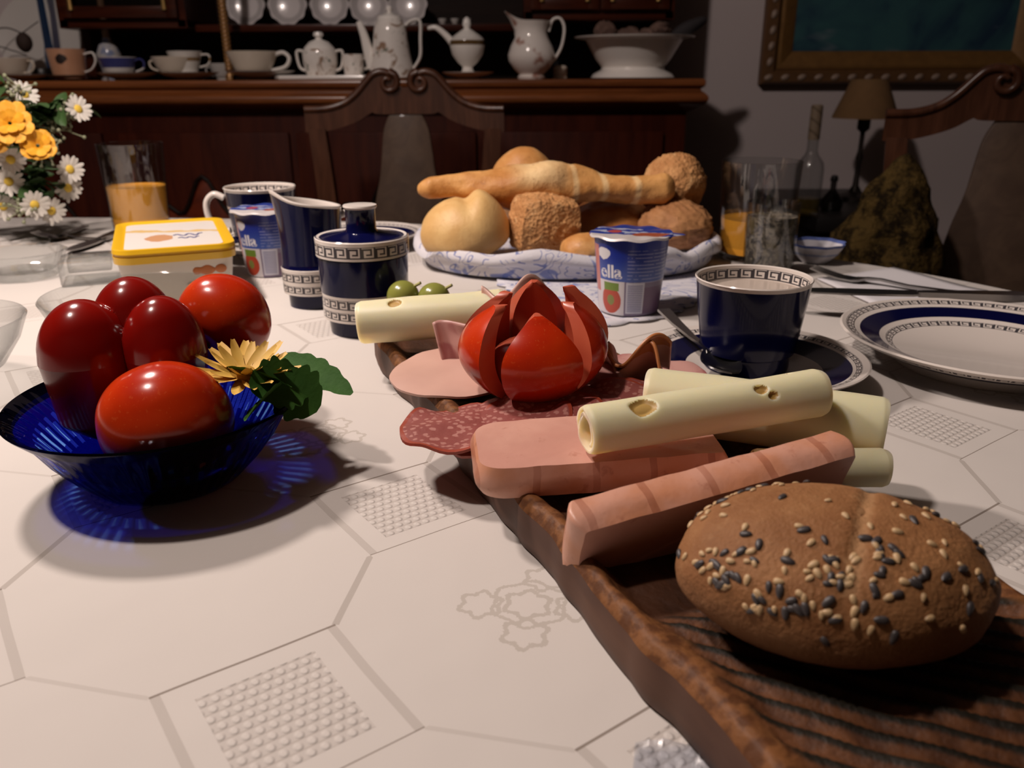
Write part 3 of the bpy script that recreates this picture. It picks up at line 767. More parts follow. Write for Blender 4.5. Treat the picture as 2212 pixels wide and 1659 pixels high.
# ------------------------------------------------------------------ blue and white service on the table
ZC = .7502
KEYC = (.055, .05, .055)
CUPB = banded('navy service cup', NAVY, [('z', .0685, .09, WHT)])
CUPIN = banded('navy service cup inside', WHT, [('z', .0612, .0690, 'key', 24)], rough=.15)
SAUB = banded('navy service saucer', WHT, [('r', .0610, .0645, 'key', 60), ('r', .0425, .0590, NAVY)])
def service_cup(label, slabel, loc, rz, zs, coffee=None, k=1.0, hang=0):
    s = G().lathe([(0, .004), (.026, .003), (.028, 0), (.032, 0), (.034, .004), (.055, .010), (.0685, .017), (.0695, .0185), (.0685, .019), (.054, .0135), (.035, .0085), (.030, .0065), (0, .0065)], 96).build('saucer', SAUB, None, loc=(loc[0], loc[1], ZC))
    tag(s, slabel, 'saucer'); s.scale = ((1.06, 1.06, 1) if k < 1 else (1, 1, 1))
    c = thing('coffee_cup', label, 'cup', (loc[0] - (.002 if k < 1 else 0), loc[1] + (.012 if k < 1 else 0), ZC + .0068), rz); c.scale = (k, k, k * (.91 if k < 1 else 1))
    H = .0715
    G().lathe([(0, .002), (.026, .002), (.0265, 0), (.0295, 0), (.0300, .003), (.0298, .0125), (.0328, .0145), (.0336, .020), (.0362, .040), (.0395, H - .001), (.0402, H)], 96).build('cup_body', CUPB, c)
    G().lathe([(.0402, H), (.0396, H + .0008), (.0385, H), (.0350, .040), (.031, .018), (.026, .010), (0, .009)], 96).build('cup_inside', CUPIN, c)
    if coffee: G().lathe([(.0001, coffee), (.0376, coffee), (.0372, coffee - .003)], 64).build('milk_coffee', mat('milky coffee', (.52, .44, .375), .25), c)
    G().tube(cat_spline([(.0412, 0, .060), (.052, 0, .064), (.061, 0, .054), (.059, 0, .034), (.047, 0, .022), (.0375, 0, .023)], 6), .0048, 14, flat=.75).build('handle', mat('white handle glaze', WHT, .14, coat=.5), c)
    return c
service_cup('navy coffee cup filled with pale milky coffee, between yogurt and plate', 'navy ringed saucer holding the full coffee cup and teaspoon', (.1640, .5330), math.radians(60), 0, .0606, .955)
service_cup('navy coffee cup at the back with white handle, near juice glass', 'saucer beneath the rear navy cup with white handle', (-.288, .968), math.radians(186), 0, .052)

POTB = banded('navy sugar pot', NAVY, [('z', .0125, .034, WHT), ('z', .0150, .0215, 'key', 24), ('z', .0240, .0315, 'key', 24)])
POTL = banded('navy sugar pot lid', NAVY, [('z', .0625, .0775, WHT, 0, .0335, .05), ('z', .0650, .0740, 'key', 22, .0335, .05), ('z', .0985, .2, WHT)])
t = thing('sugar_pot', 'squat navy sugar pot with lid and patterned white bands', 'sugar pot', (-.1195, .6615, ZC), .3)
G().lathe([(0, .002), (.027, .001), (.0275, 0), (.0295, 0), (.0305, .0115), (.0345, .0130), (.0348, .033), (.0352, .0345), (.0358, .062), (.034, .0622), (0, .060)], 96).build('pot_body', POTB, t)
G().lathe([(.0345, .0626), (.0370, .0632), (.0372, .0768), (.0362, .0778), (.0345, .0768), (.0300, .0772), (.0200, .0790), (.0130, .0806), (.0118, .0830), (.0118, .0975), (.0134, .1000), (.0130, .1012), (0, .1016)], 96).build('lid', POTL, t)
t = thing('milk_jug', 'tall navy milk jug with white slanted lip beside sugar pot', 'jug', (-.1800, .7440, ZC), math.radians(208))
JUGB = banded('navy milk jug', NAVY, [('z', .0125, .036, WHT), ('z', .0150, .0215, 'key', 20), ('z', .0250, .0325, 'key', 20)])
def jlip(p, a, r, z):
    if z > .06:
        k = (z - .06) / .033; c = math.cos(a); sp = max(0, c) ** 6
        return Vector((p.x * (1 + .15 * sp * k * k), p.y * (1 - .12 * sp * k), z + k * (.0075 * sp + .0045 * c - .0015)))
    return p
g = G().lathe([(0, .002), (.021, .001), (.0215, 0), (.0235, 0), (.0240, .0115), (.0278, .0130), (.0285, .0355), (.0272, .0370), (.0270, .040), (.0270, .06), (.0276, .075), (.0286, .0915)], 96, fn=jlip)
g.build('jug_body', JUGB, t)
G().lathe([(.0286, .0915), (.0290, .0930), (.0284, .0942), (.0272, .0940), (.0262, .0920), (.0258, .06), (.0255, .03), (0, .028)], 96, fn=jlip).build('white_lip', mat('white handle glaze'), t)
G().tube(cat_spline([(-.026, 0, .078), (-.040, 0, .080), (-.048, 0, .066), (-.045, 0, .046), (-.036, 0, .038), (-.026, 0, .040)], 6), .0042, 12, flat=.75).build('handle', mat('white handle glaze'), t)

PLB = banded('navy service plate', WHT, [('r', .0895, .0955, 'key', 72), ('r', .0715, .0855, NAVY), ('r', .0620, .0670, 'key', 50)])
o = G().lathe([(0, .006), (.050, .005), (.053, 0), (.060, 0), (.062, .006), (.080, .012), (.098, .0205), (.100, .0225), (.0985, .0235), (.086, .0195), (.070, .0145), (.062, .0105), (0, .0095)], 128).build('plate', PLB, None, loc=(.3400, .5655, ZC))
tag(o, 'white plate with navy and key pattern rings at right edge', 'plate')
o = G().lathe([(0, .004), (.026, .003), (.028, 0), (.032, 0), (.034, .004), (.055, .010), (.0685, .017), (.0695, .0185), (.0685, .019), (.054, .0135), (.035, .0085), (0, .0065)], 80).build('saucer', SAUB, None, loc=(-.178, 1.02, ZC + .0))
tag(o, 'navy ringed saucer behind the sugar pot knob', 'saucer')

# ------------------------------------------------------------------ cutlery
def ribbon(path, width, thick, cup=None, n=5):
    """A flat bar following path (points), with a width for every point."""
    g = G(); pts = [Vector(p) for p in path]; rows = []
    for i, p in enumerate(pts):
        d = (pts[min(i + 1, len(pts) - 1)] - pts[max(i - 1, 0)]).normalized(); b = Vector((0, 0, 1)).cross(d).normalized(); nn = d.cross(b)
        w = width[i]; t = thick[i] if isinstance(thick, list) else thick; c = cup[i] if cup else 0
        top = [p + b * (w * (2 * k / (n - 1) - 1)) + nn * (t + c * ((2 * k / (n - 1) - 1) ** 2)) for k in range(n)]
        bot = [q - nn * t * 2 for q in top[::-1]]
        rows.append(top + bot)
    g.grid(rows, closeu=True)
    m = 2 * n
    g.f.append(list(range(m))[::-1]); g.f.append([(len(rows) - 1) * m + k for k in range(m)]); g.mi += [0, 0]
    return g
def fork(label, loc, rz, L=.19, tilt=0, group=None):
    t = thing('fork', label, 'fork', loc, rz); t.rotation_euler = (0, tilt, rz)
    k = L / .19
    path = [(x * k, 0, z * k) for x, z in ((0, .006), (.04, .004), (.08, .004), (.11, .007), (.125, .006), (.132, .004), (.14, .003))]
    ribbon(path, [.0065 * k, .0055 * k, .0035 * k, .0028 * k, .0045 * k, .010 * k, .0115 * k], .0011).build('fork_handle', STEEL, t)
    for i in range(4):
        y = (-.009 + .006 * i) * k
        ribbon([(.139 * k, y, .003 * k), (.155 * k, y, .0035 * k), (.175 * k, y, .007 * k), (.19 * k, y, .011 * k)], [.0022 * k, .0017 * k, .0015 * k, .0008 * k], .0008, n=3).build('tine', STEEL, t)
    return t
def knife(label, loc, rz, L=.21, tilt=0):
    t = thing('table_knife', label, 'knife', loc, rz); t.rotation_euler = (0, tilt, rz); k = L / .21
    ribbon([(x * k, 0, .004) for x in (0, .01, .05, .085, .095)], [.006, .0075, .0065, .0045, .004], [.002, .0028, .0026, .0022, .002]).build('knife_handle', STEEL, t)
    ribbon([(x * k, (.0 if x < .17 else (x - .17) * -.04) * k, .004) for x in (.093, .10, .13, .16, .185, .2, .21)], [.004, .008, .0095, .0095, .0085, .006, .001], [.0012, .0009, .0008, .0008, .0007, .0006, .0004]).build('blade', STEEL, t)
    return t
def spoon(label, loc, rz, L=.135, tilt=0, roll=0):
    t = thing('teaspoon', label, 'spoon', loc, rz); t.rotation_euler = (roll, tilt, rz); k = L / .135
    ribbon([(x * k, 0, z * k) for x, z in ((0, .005), (.03, .004), (.06, .0045), (.085, .0065), (.094, .006))], [.0055 * k, .0045 * k, .0028 * k, .0022 * k, .0028 * k], .0010).build('spoon_handle', STEEL, t)
    n = 11; path = []; wd = []; cu = []
    for i in range(n):
        q = i / (n - 1); path.append(((.091 + .044 * q) * k, 0, (.0065 - .0055 * math.sin(PI * min(1, q * 1.02)) ** .8 - 0 + .001 * q) * k))
        wd.append(max(.0012, .0145 * math.sin(PI * (.06 + .92 * q)) ** .6) * k); cu.append(.005 * math.sin(PI * q) * k)
    ribbon(path, wd, .0006, cu, n=9).build('spoon_bowl', STEEL, t)
    return t
def aim(a, b): return math.atan2(b[1] - a[1], b[0] - a[0])
# teaspoon on the coffee saucer: its handle rises over the rim towards the back left
a, b = (0.1153, 0.6116, 0.7740), (0.1359, 0.5227, 0.7590)
spoon('teaspoon resting in the saucer beside the full coffee cup', (a[0], a[1], .7745), aim(a, b), .118, math.radians(6.2))
# napkin, fork and knife behind the right plate
a = (0.3107, 0.8279, 0.7505); b = (0.4064, 0.8694, 0.7505); c = (0.4695, 0.7385, 0.7505); d = (0.3271, 0.7145, 0.7505)
g = G(); rows = []
for i in range(13):
    u = i / 12; row = []
    for j in range(13):
        v = j / 12
        p = Vector(a) * (1 - u) * (1 - v) + Vector(b) * u * (1 - v) + Vector(c) * u * v + Vector(d) * (1 - u) * v
        row.append(Vector((p.x, p.y, .7508 + .0006 * (1 + noise.noise(p * 30)) + .006 * max(0, (u * v) - .6) + .004 * max(0, u - v - .4))))
    rows.append(row)
g.grid(rows); 
o = g.build('paper_napkin', mat('white paper napkin', (.66, .64, .66), .9)); tag(o, 'folded white paper napkin under fork and knife behind the plate', 'napkin')
md = o.modifiers.new('thickness', 'SOLIDIFY'); md.thickness = .0012; md.offset = 1
a, b = (0.4310, 0.7340, 0.7570), (0.3351, 0.8138, 0.7570)
fork('fork lying tines up behind the right plate, pointing left', (a[0], a[1], .7530), aim(a, b), .16)
a, b = (0.4188, 0.6454, 0.7750), (0.2577, 0.6890, 0.7650)
knife('dark knife lying over the back rim of the right plate', (a[0] - .0, a[1] + .006, .7735), aim(a, b), .185, .03)
# cutlery at the far left
a, b = (-0.5114, 1.0516, 0.7520), (-0.6367, 1.0938, 0.7550)
fork('dessert fork lying near the far left table edge', (a[0], a[1], .7505), aim(a, b), .12)
a, b = (-0.5240, 0.9544, 0.7550), (-0.5172, 1.1019, 0.7550)
knife('small knife lying behind the small glass dish', (b[0], b[1], .7508), aim(b, a), .13)
a, b = (-0.5880, 1.1510, 0.7550), (-0.5787, 1.0212, 0.7550)
spoon('teaspoon lying between dessert fork and small knife', (a[0], a[1], .7505), aim(a, b), .105)

# ------------------------------------------------------------------ glasses and glass bowls
JUICE = pmat('orange juice', lambda x: x.set(col=x.mix(x.noise(60, 3), (.72, .30, .028), (.78, .35, .04)), rough=.35, sss=.0))
def tumbler(name, label, loc, r0, r1, h, base=.008, rz=0):
    t = thing(name, label, 'glass', loc, rz)
    w = .0014
    G().lathe([(0, .0012), (r0 * .8, .0008), (r0 * .9, 0), (r0, .002), (r0 + (r1 - r0) * .5, h * .5), (r1, h - .0005), (r1 - w * .5, h), (r1 - w, h - .0006), (r0 + (r1 - r0) * .5 - w, h * .5), (r0 - w, base), (r0 * .6, base - .001), (0, base - .001)], 64).build('tumbler_body', CLEAR, t)
    return t
def filling(t, name, r0, r1, h, lvl, base, m):
    rr = lambda z: r0 + (r1 - r0) * z / h - .0017
    return G().lathe([(0, base + .0003), (rr(base), base + .0003), (rr(lvl) , lvl), (rr(lvl) - .001, lvl - .0008), (0, lvl - .0008)], 64).build(name, m, t)
b = (-.5000, 1.128)
t = tumbler('juice_glass', 'tall glass half full of orange juice behind the margarine tub', (b[0], b[1], ZC), .0355, .0415, .116)
filling(t, 'orange_juice', .0355, .0415, .116, .061, .008, JUICE)
t = tumbler('juice_glass', 'wide tall glass with little orange juice beside the bread', (.2760, .9400, ZC), .0385, .0435, .1085)
filling(t, 'orange_juice', .0385, .0435, .1085, .046, .008, JUICE)
t = tumbler('short_glass', 'short glass with mottled brown grey contents before the right juice glass', (.2700, .8640, ZC), .0255, .0270, .0745)
def _mott(x):
    n = x.noise(130, 4, None, .7, 1.0); c = x.mix(n.ramp(.42, .58), (.035, .028, .022), (.20, .165, .12)); c = x.mix(x.noise(60, 2).ramp(.55, .7), c, (.10, .075, .03)); x.set(col=c, rough=.8)
filling(t, 'mottled_seeds', .0255, .0270, .0745, .060, .008, pmat('mottled seeds', _mott))
def glass_bowl(label, loc, R, h, foot=.4, name='glass_bowl'):
    t = G().lathe([(0, .002), (R * foot, 0), (R * foot + .002, .001), (R * .72, h * .30), (R * .90, h * .66), (R, h - .0006), (R - .001, h + .0006), (R - .0024, h - .0006), (R * .88, h * .68), (R * .69, h * .34), (R * foot - .004, .0055), (0, .005)], 96).build(name, CLEAR, None, loc=loc)
    return tag(t, label, 'bowl')
glass_bowl('clear empty glass bowl behind the red pepper', (-.2720, .5900, ZC), .0660, .049)
glass_bowl('clear glass bowl cut off by the left picture edge', (-.3880, .5200, ZC), .0640, .046)
t = thing('glass_dish', 'small thick clear glass dish in front of the cutlery at left', 'dish', (-.5130, .8600, ZC)); t.scale = (.95, .95, .72)
G().lathe([(0, .002), (.034, 0), (.036, .002), (.040, .012), (.0465, .034), (.0475, .036), (.0465, .0375), (.0435, .036), (.036, .014), (.033, .010), (0, .009)], 12).build('dish_body', CLEAR, t, smooth=20)
t = thing('glass_tealight', 'low square clear glass holder beside the small glass dish', 'glass holder', (-.4320, .8420, ZC), .4)
g = G().box((0, 0, .012), (.056, .056, .024), bev=.003).box((0, 0, .019), (.040, .040, .014), bev=.002); g.build('holder_body', CLEAR, t, smooth=20)

# ------------------------------------------------------------------ margarine tub
FL, FR, BR_, BL = [Vector(v) for v in ((-0.3314, 0.7033, 0.8060), (-0.2448, 0.7372, 0.8060), (-0.3162, 0.8897, 0.8060), (-0.4067, 0.8500, 0.8060))]
cen = (FL + FR + BR_ + BL) / 4
ex = ((FR - FL) + (BR_ - BL)) / 2; wx = ex.length / 2 * 1.08; ang = math.atan2(ex.y, ex.x)
ey = ((BL - FL) + (BR_ - FR)) / 2; wy = abs(ey.dot(Vector((-math.sin(ang), math.cos(ang), 0)))) / 2
shear = ey.dot(Vector((math.cos(ang), math.sin(ang), 0))) / (2 * wy) * .0
def rrect(hx, hy, r, n=6):
    out = []
    for cx, cy, a0 in ((hx - r, hy - r, 0), (-hx + r, hy - r, PI / 2), (-hx + r, -hy + r, PI), (hx - r, -hy + r, 1.5 * PI)):
        out += [(cx + r * math.cos(a0 + PI / 2 * i / n), cy + r * math.sin(a0 + PI / 2 * i / n)) for i in range(n + 1)]
    return out
t = thing('margarine_tub', 'white margarine tub with yellow lid left of the cups', 'tub', (cen.x, cen.y, ZC), ang)
H = .0560
def layer(hx, hy, r, z): return [Vector((x, y, z)) for x, y in rrect(hx, hy, r)]
TUBW = mat('white plastic', (.58, .53, .46), .4)
YEL = mat('yellow plastic', (.72, .42, .012), .35, coat=.2)
g = G(); rows = [layer(wx * .82, wy * .86, .012, 0), layer(wx * .84, wy * .88, .013, .002), layer(wx * .93, wy * .95, .014, H - .014), layer(wx * .95, wy * .96, .014, H - .006)]
g.grid(rows, closeu=True); g.f.append(list(range(28))[::-1]); g.mi.append(0); g.build('tub_body', TUBW, t, smooth=50)
g = G(); rows = [layer(wx * .955, wy * .965, .015, H - .012), layer(wx * .985, wy * .985, .016, H - .012), layer(wx * .99, wy * .99, .016, H - .006), layer(wx * .965, wy * .975, .015, H - .0055), layer(wx * .965, wy * .975, .015, H - .0035), layer(wx * .995, wy * .995, .016, H - .003), layer(wx * .985, wy * .985, .016, H + .0006), layer(wx * .93, wy * .95, .012, H + .001), layer(wx * .86, wy * .90, .010, H - .0015)]
g.grid(rows, closeu=True); g.f.append([(len(rows) - 1) * 28 + k for k in range(28)]); g.mi.append(0); lid = g.build('lid', YEL, t, smooth=50)
def _lidp(x):
    X, Y, Z = x.obj(); n = x.noise(60, 3)
    c = x.mix((Y + X * .3 + (n - .5) * .02).inside(.012, .022), (.66, .62, .58), (.62, .42, .16))
    m = ((X + .012) * (X + .012) + (Y + .018) * (Y + .018) * .5).sqrt() + (n - .5) * .012
    c = x.mix(m.lt(.013), c, (.52, .27, .14)); x.set(col=c, rough=.35)
G().slab(rrect(wx * .80, wy * .84, .008), H - .0016, H - .0008).build('lid_label', pmat('printed lid film', _lidp), lid)
# unreadable blue script on lid and front: brush strokes
INK = mat('blue ink', (.05, .055, .20), .5); ORG = mat('orange ink', (.50, .16, .05), .5)
def scribble(w_, h_, n): return [(-w_ / 2 + w_ * i / n, h_ / 2 * (math.sin(i * 1.9) + .3 * math.sin(i * 4.1)), 0) for i in range(n + 1)]
g = G()
for yy, ww, hh in ((-.010, .026, .012), (-.026, .018, .007)): g.tube(cat_spline(scribble(ww, hh, 8), 4), .0011, 6, flat=.3, M=TR(.014, yy, H - .0006))
g.build('lid_script', INK, lid)
fy = -wy * .925
g = G(); g.tube(cat_spline(scribble(.030, .007, 9), 4), .0009, 6, M=TR(.022, fy - .0008, .020) @ RX(PI / 2)); g.build('front_script', INK, t)
g = G().blob(lambda d: (.022 + d.x * .010, fy - .0012 + d.y * .0008, .034 + d.z * .0045 * (1 + .3 * math.sin(d.x * 5))), 20, 10).blob(lambda d: (.036 + d.x * .005, fy - .0014 + d.y * .0008, .0345 + d.z * .004), 16, 8); g.build('front_picture', ORG, t)

# ------------------------------------------------------------------ yogurt cups
def _yog(x):
    X, Y, Z = x.obj(); A = Y.atan2(X) + PI / 2           # 0 faces the front
    blue = x.mix(Z.ramp(.028, .055), (.05, .10, .36), (.006, .022, .24))
    lower = x.mix(A.lt(-.35), (.17, .13, .21), (.60, .56, .58))
    c = x.mix(Z.lt(.031), blue, lower)
    # white cloud of milk near the top left
    n = x.noise(70, 3); c = x.mix(((A + 1.02) * (A + 1.02) * 900.0 * .00045 + (Z - .054) * (Z - .054) * 1200.0 + (n - .5) * .10).lt(.030), c, (.62, .60, .62))
    # strawberry with green leaf at lower left
    st = ((A + .80) * (A + .80) * .0011 + (Z - .014) * (Z - .014)).sqrt() + (n - .5) * .004
    c = x.mix(st.lt(.0118), c, (.42, .06, .03)); c = x.mix(((Z - .026 + A * .0).abs().lt(.0035)) * A.inside(-1.05, -.52), c, (.14, .22, .03))
    c = x.mix(st.lt(.005), c, (.20, .20, .05))
    c = x.mix(A.inside(-.30, .26) * Z.lt(.0305) * Z.gt(.003), c, (.54, .54, .62))       # code patch
    c = x.mix(A.inside(-.25, .21) * Z.inside(.005, .0285) * ((Z * 620.0).frac().lt(.45)), c, (.14, .14, .30))
    c = x.mix(A.inside(.26, 1.6) * Z.inside(.003, .026), c, (.13, .07, .14))
    lines = A.inside(-.28, 1.35) * Z.inside(.030, .058) * ((Z * 330.0).frac().lt(.24)) * (x.noise(260, 1).gt(.40))
    c = x.mix(lines * .55, c, (.40, .42, .62)); c = x.mix(A.lt(-1.25) * Z.inside(.02, .06), c, (.50, .16, .12))
    x.set(col=c, rough=.35, coat=.2)
YOG = pmat('yogurt sleeve', _yog)
def _lidf(x):
    X, Y, Z = x.obj(); n = x.noise(120, 2); a = Y * .9 + X * .35
    c = x.mix(a.gt(-.012), (.62, .58, .57), (.012, .04, .28))
    c = x.mix((a + (n - .5) * .02).inside(-.004, .004) , c, (.40, .46, .62)); c = x.mix((a + (n - .5) * .016).inside(.012, .016) * X.lt(.012), c, (.52, .55, .66))
    c = x.mix(((X - .014) * (X - .014) * .35 + (Y + .012) * (Y + .012)).sqrt().lt(.0095), c, (.34, .075, .035))
    c = x.mix(((X + .014) * (X + .014) + (Y - .006) * (Y - .006)).sqrt().lt(.0065), c, (.42, .06, .06))
    x.set(col=c, rough=.3, metal=.15)
LIDF = pmat('printed foil lid', _lidf)
def yogurt(label, loc, rz, letters):
    t = thing('yogurt_cup', label, 'yogurt', loc, rz)
    r0, r1, h = .0255, .0320, .068
    body = G().lathe([(0, .001), (r0 - .002, 0), (r0, .001), (r0 + .0008, .004), (r1, h - .003), (r1 + .0022, h - .0028), (r1 + .0024, h - .001), (r1 + .0016, h - .0004), (0, h - .0004)], 64).build('cup_body', YOG, t)
    def fl(p, a, r, z): return p + Vector((0, 0, .0007 * math.sin(a * 9) * (r / .036) ** 3))
    lid = G().lathe([(0, h), (.030, h + .0002), (.0352, h + .0002), (.0362, h - .0016)], 64, fn=fl).add([(.024, -.027, h + .0004), (.0445, -.010, h - .001), (.0435, -.004, h - .001), (.030, -.010, h + .0004), (.034, -.006, h + .0004)], [[0, 1, 2, 4, 3]]).build('foil_lid', LIDF, t)
    vs, fs = textmesh(letters, .0165, .0004)
    out = []
    for v in vs:
        z = .0338 + v.y * .95; r = r0 + (r1 - r0) * z / h + .0004; a = -PI / 2 + (-.80 + v.x / .030)
        out.append((r * math.cos(a), r * math.sin(a), z + v.x * .02))
    G().add(out, fs).build('lettering', mat('white print', (.66, .64, .66), .4), t, smooth=0)
    return t
yogurt('blue yogurt cup with strawberry print and white ella lettering, before the bread', (.1030, .7105, .7522), .06, 'ella')
yogurt('blue yogurt cup half hidden behind the navy milk jug', (-.2555, .8720, ZC), .28, 'ella')

# ------------------------------------------------------------------ bread basket with onion pattern cloth, bread
def onion(x):
    X, Y, Z = x.obj(); v = x.vec(X, Y, Z * 1.2)
    n = x.noise(15, 1, v, .5, 2.6); n2 = x.noise(24, 2, v, .5, 1.4)
    sw = ((n * 6.5).frac() - .5).abs()
    m = sw.lt(.085) * n2.gt(.44); blot = n2.ramp(.63, .69)
    c = x.mix(m * .85, (.60, .585, .62), (.09, .13, .36)); c = x.mix(blot * .8, c, (.11, .16, .42)); c = x.mix(x.noise(14, 2).ramp(.6, .75) * .25, c, (.30, .36, .55))
    x.set(col=c, rough=.8).bump(x.noise(500, 2), .0006, .5)
ONION = pmat('onion pattern cloth', onion)
BC = Vector((.062, .950, ZC + .0006)); BA, BB = .172, .138
t = thing('bread_basket', 'soft oval bread basket lined with blue and white patterned cloth', 'basket', BC)
def ovl(k, z, lump=0): return [Vector((oval(BA * k, BB * k, 2 * PI * j / 96, 2.5)[0], oval(BA * k, BB * k, 2 * PI * j / 96, 2.5)[1], z + lump * nz(math.cos(2 * PI * j / 96) * 4, math.sin(2 * PI * j / 96) * 4, 5))) for j in range(96)]
rows = [ovl(.02, 0), ovl(.86, 0), ovl(.93, .003), ovl(.95, .008, .001), ovl(.955, .014, .002), ovl(.975, .016, .006), ovl(1.005, .020, .008), ovl(1.0, .026, .009), ovl(.97, .0300, .009), ovl(.93, .0275, .008), ovl(.90, .018, .002), ovl(.86, .008), ovl(.80, .005), ovl(.02, .006)]
G().grid(rows, closeu=True).build('basket_body', ONION, t, smooth=60)
# flat napkin with scalloped edge under basket and yogurt
pol = [Vector(v) for v in ((-0.0141, 0.8185, 0.7505), (0.0308, 0.7184, 0.7505), (0.0709, 0.6622, 0.7505), (0.1264, 0.6839, 0.7505), (0.1793, 0.7544, 0.7505), (0.2148, 0.8612, 0.7505), (0.1552, 0.9335, 0.7505), (0.0231, 0.9107, 0.7505))]
out = []
for i in range(len(pol)):
    a, b = pol[i], pol[(i + 1) % len(pol)]; n = max(1, int((b - a).length / .020)); d = (b - a); q = Vector((d.y, -d.x, 0)).normalized()
    for k in range(n):
        for s_ in range(6):
            u = (k + s_ / 6) / n; p = a + d * u + (-q) * -.005 * abs(math.sin(PI * s_ / 6)); out.append(p)
cx = sum((p for p in out), Vector()) / len(out)
g = G(); R_ = 8
rows = [[cx + (p - cx) * (i / R_ if i else .01) + Vector((0, 0, .0003 + .0016 * (i / R_) ** 4 * (1 + nz(p.x * 40, p.y * 40)))) for p in out] for i in range(R_ + 1)]
g.grid(rows, closeu=True)
def onion2(x):
    onion(x)
o = g.build('patterned_napkin', ONION, smooth=60); tag(o, 'blue and white patterned napkin with scalloped edge under the yogurt', 'napkin')
md = o.modifiers.new('thickness', 'SOLIDIFY'); md.thickness = .0008; md.offset = -1
# small scalloped dish at the far right
t = G().lathe([(0, .001), (.014, 0), (.016, .002), (.024, .010), (.030, .021), (.0305, .0225), (.029, .0215), (.022, .011), (.013, .005), (0, .004)], 64, fn=lambda p, a, r, z: Vector((p.x * (1 + .05 * (z / .022) * math.cos(8 * a)), p.y * (1 + .05 * (z / .022) * math.cos(8 * a)), z))).build('scalloped_dish', banded('blue rimmed dish', (.60, .58, .62), [('z', .0195, .03, (.10, .14, .36)), ('z', .010, .0125, (.34, .38, .54))]), None, loc=(.3390, .9180, ZC))
tag(t, 'small scalloped white dish with blue rim near the table edge', 'dish')

def crust(name, a, b, c, spots=.5, rough=.65, bumpy=0, flour=None):
    def f(x):
        n = x.noise(26, 4, None, .6, .4); n2 = x.noise(110, 3, None, .7)
        k = x.mix(n.ramp(.34, .66), a, b); k = x.mix(n2.ramp(.56, .72) * spots, k, c)
        X, Y, Z = x.obj()
        if flour: k = x.mix(x.noise(18, 3).ramp(.5, .75) * .8, k, flour)
        x.set(col=k, rough=rough).bump(n2 * .6 + x.noise(420, 2) * .4 + (x.voro(240) * bumpy if bumpy else 0), .0016 if bumpy else .0007, .9)
    return pmat(name, f)
PALE = crust('pale bun crust', (.62, .37, .135), (.70, .46, .19), (.48, .25, .08), .3, .55)
SEED = crust('sesame bun crust', (.42, .19, .062), (.56, .29, .11), (.66, .42, .20), .7, .8, .9)
GOLD = crust('baguette crust', (.50, .22, .06), (.64, .33, .11), (.34, .13, .035), .5, .5, 0, (.66, .46, .24))
BRWN = crust('glossy brown crust', (.27, .095, .026), (.36, .15, .045), (.18, .06, .018), .4, .3)
def bread(name, label, m, loc, rx, ry, rz_, rot=(0, 0, 0), lump=.05, fn=None, n=(56, 32), group=None):
    def f(d):
        k = 1 + lump * noise.noise(d * 1.7 + Vector(loc) * 9) + lump * .3 * noise.noise(d * 5 + Vector(loc) * 5)
        p = Vector((d.x * rx * k, d.y * ry * k, d.z * rz_ * k))
        if d.z < 0: p.z = -rz_ * k * (abs(d.z) ** .8) * .82
        return fn(p, d) if fn else p
    return tag(G().blob(f, *n).build(name, m, None, loc=loc, rot=rot), label, 'bread', group)
def twin(p, d):
    c = math.exp(-((d.x - .12 - .0) / .16) ** 2); p.z -= .005 * c * max(0, d.z); p.z += .010 * max(0, d.z) * math.exp(-((d.x - .55) / .35) ** 2); return p
bread('bread_roll', 'smooth pale bread roll at the left front of the basket', PALE, (-.0490, .8820, .7925), .0475, .043, .0365, (0, -.12, .1), .03, twin)
def blocky(p, d):
    q = Vector((d.x, d.y, d.z)); m = max(abs(q.x), abs(q.y), abs(q.z)); s = (1 / m) ** .55
    p = Vector((p.x * s * .84, p.y * s * .84, p.z * s * .86)); p += d * .0022 * noise.noise(d * 9) + d * .0012 * noise.noise(d * 22); return p
bread('seeded_cube_roll', 'square roll crusted with seeds in front centre of the basket', SEED, (.0345, .8900, .7965), .0430, .040, .0390, (.05, .1, .25), .05, blocky, (72, 44))
bread('bread_roll', 'small brown roll end showing beside the front yogurt', GOLD, (.0760, .8420, .7800), .0265, .024, .0170, (0, 0, .3), .05)
bread('bread_roll', 'glossy brown roll under the right half of the long loaf', BRWN, (.1150, .9650, .7860), .0500, .040, .0300, (0, 0, .1), .06)
bread('bread_roll', 'rough brown roll at the right end of the basket', crust('brown rough crust', (.30, .13, .045), (.42, .20, .075), (.20, .075, .025), .6, .75), (.1830, .9350, .7870), .0420, .042, .0290, (0, 0, -.2), .06, lambda p, d: p + d * .0022 * noise.noise(d * 7) + d * .0014 * noise.noise(d * 17), (80, 48))
bread('bread_roll', 'golden round roll peeking up behind the long loaf', GOLD, (.0150, 1.0350, .8170), .0420, .040, .0500, (0, 0, .2), .04)
bread('seeded_roll', 'seed crusted roll at the right end above the long loaf', SEED, (.1900, .9850, .8270), .0350, .034, .0360, (0, .2, .2), .10, lambda p, d: p + d * .002 * noise.noise(d * 11), (72, 44))
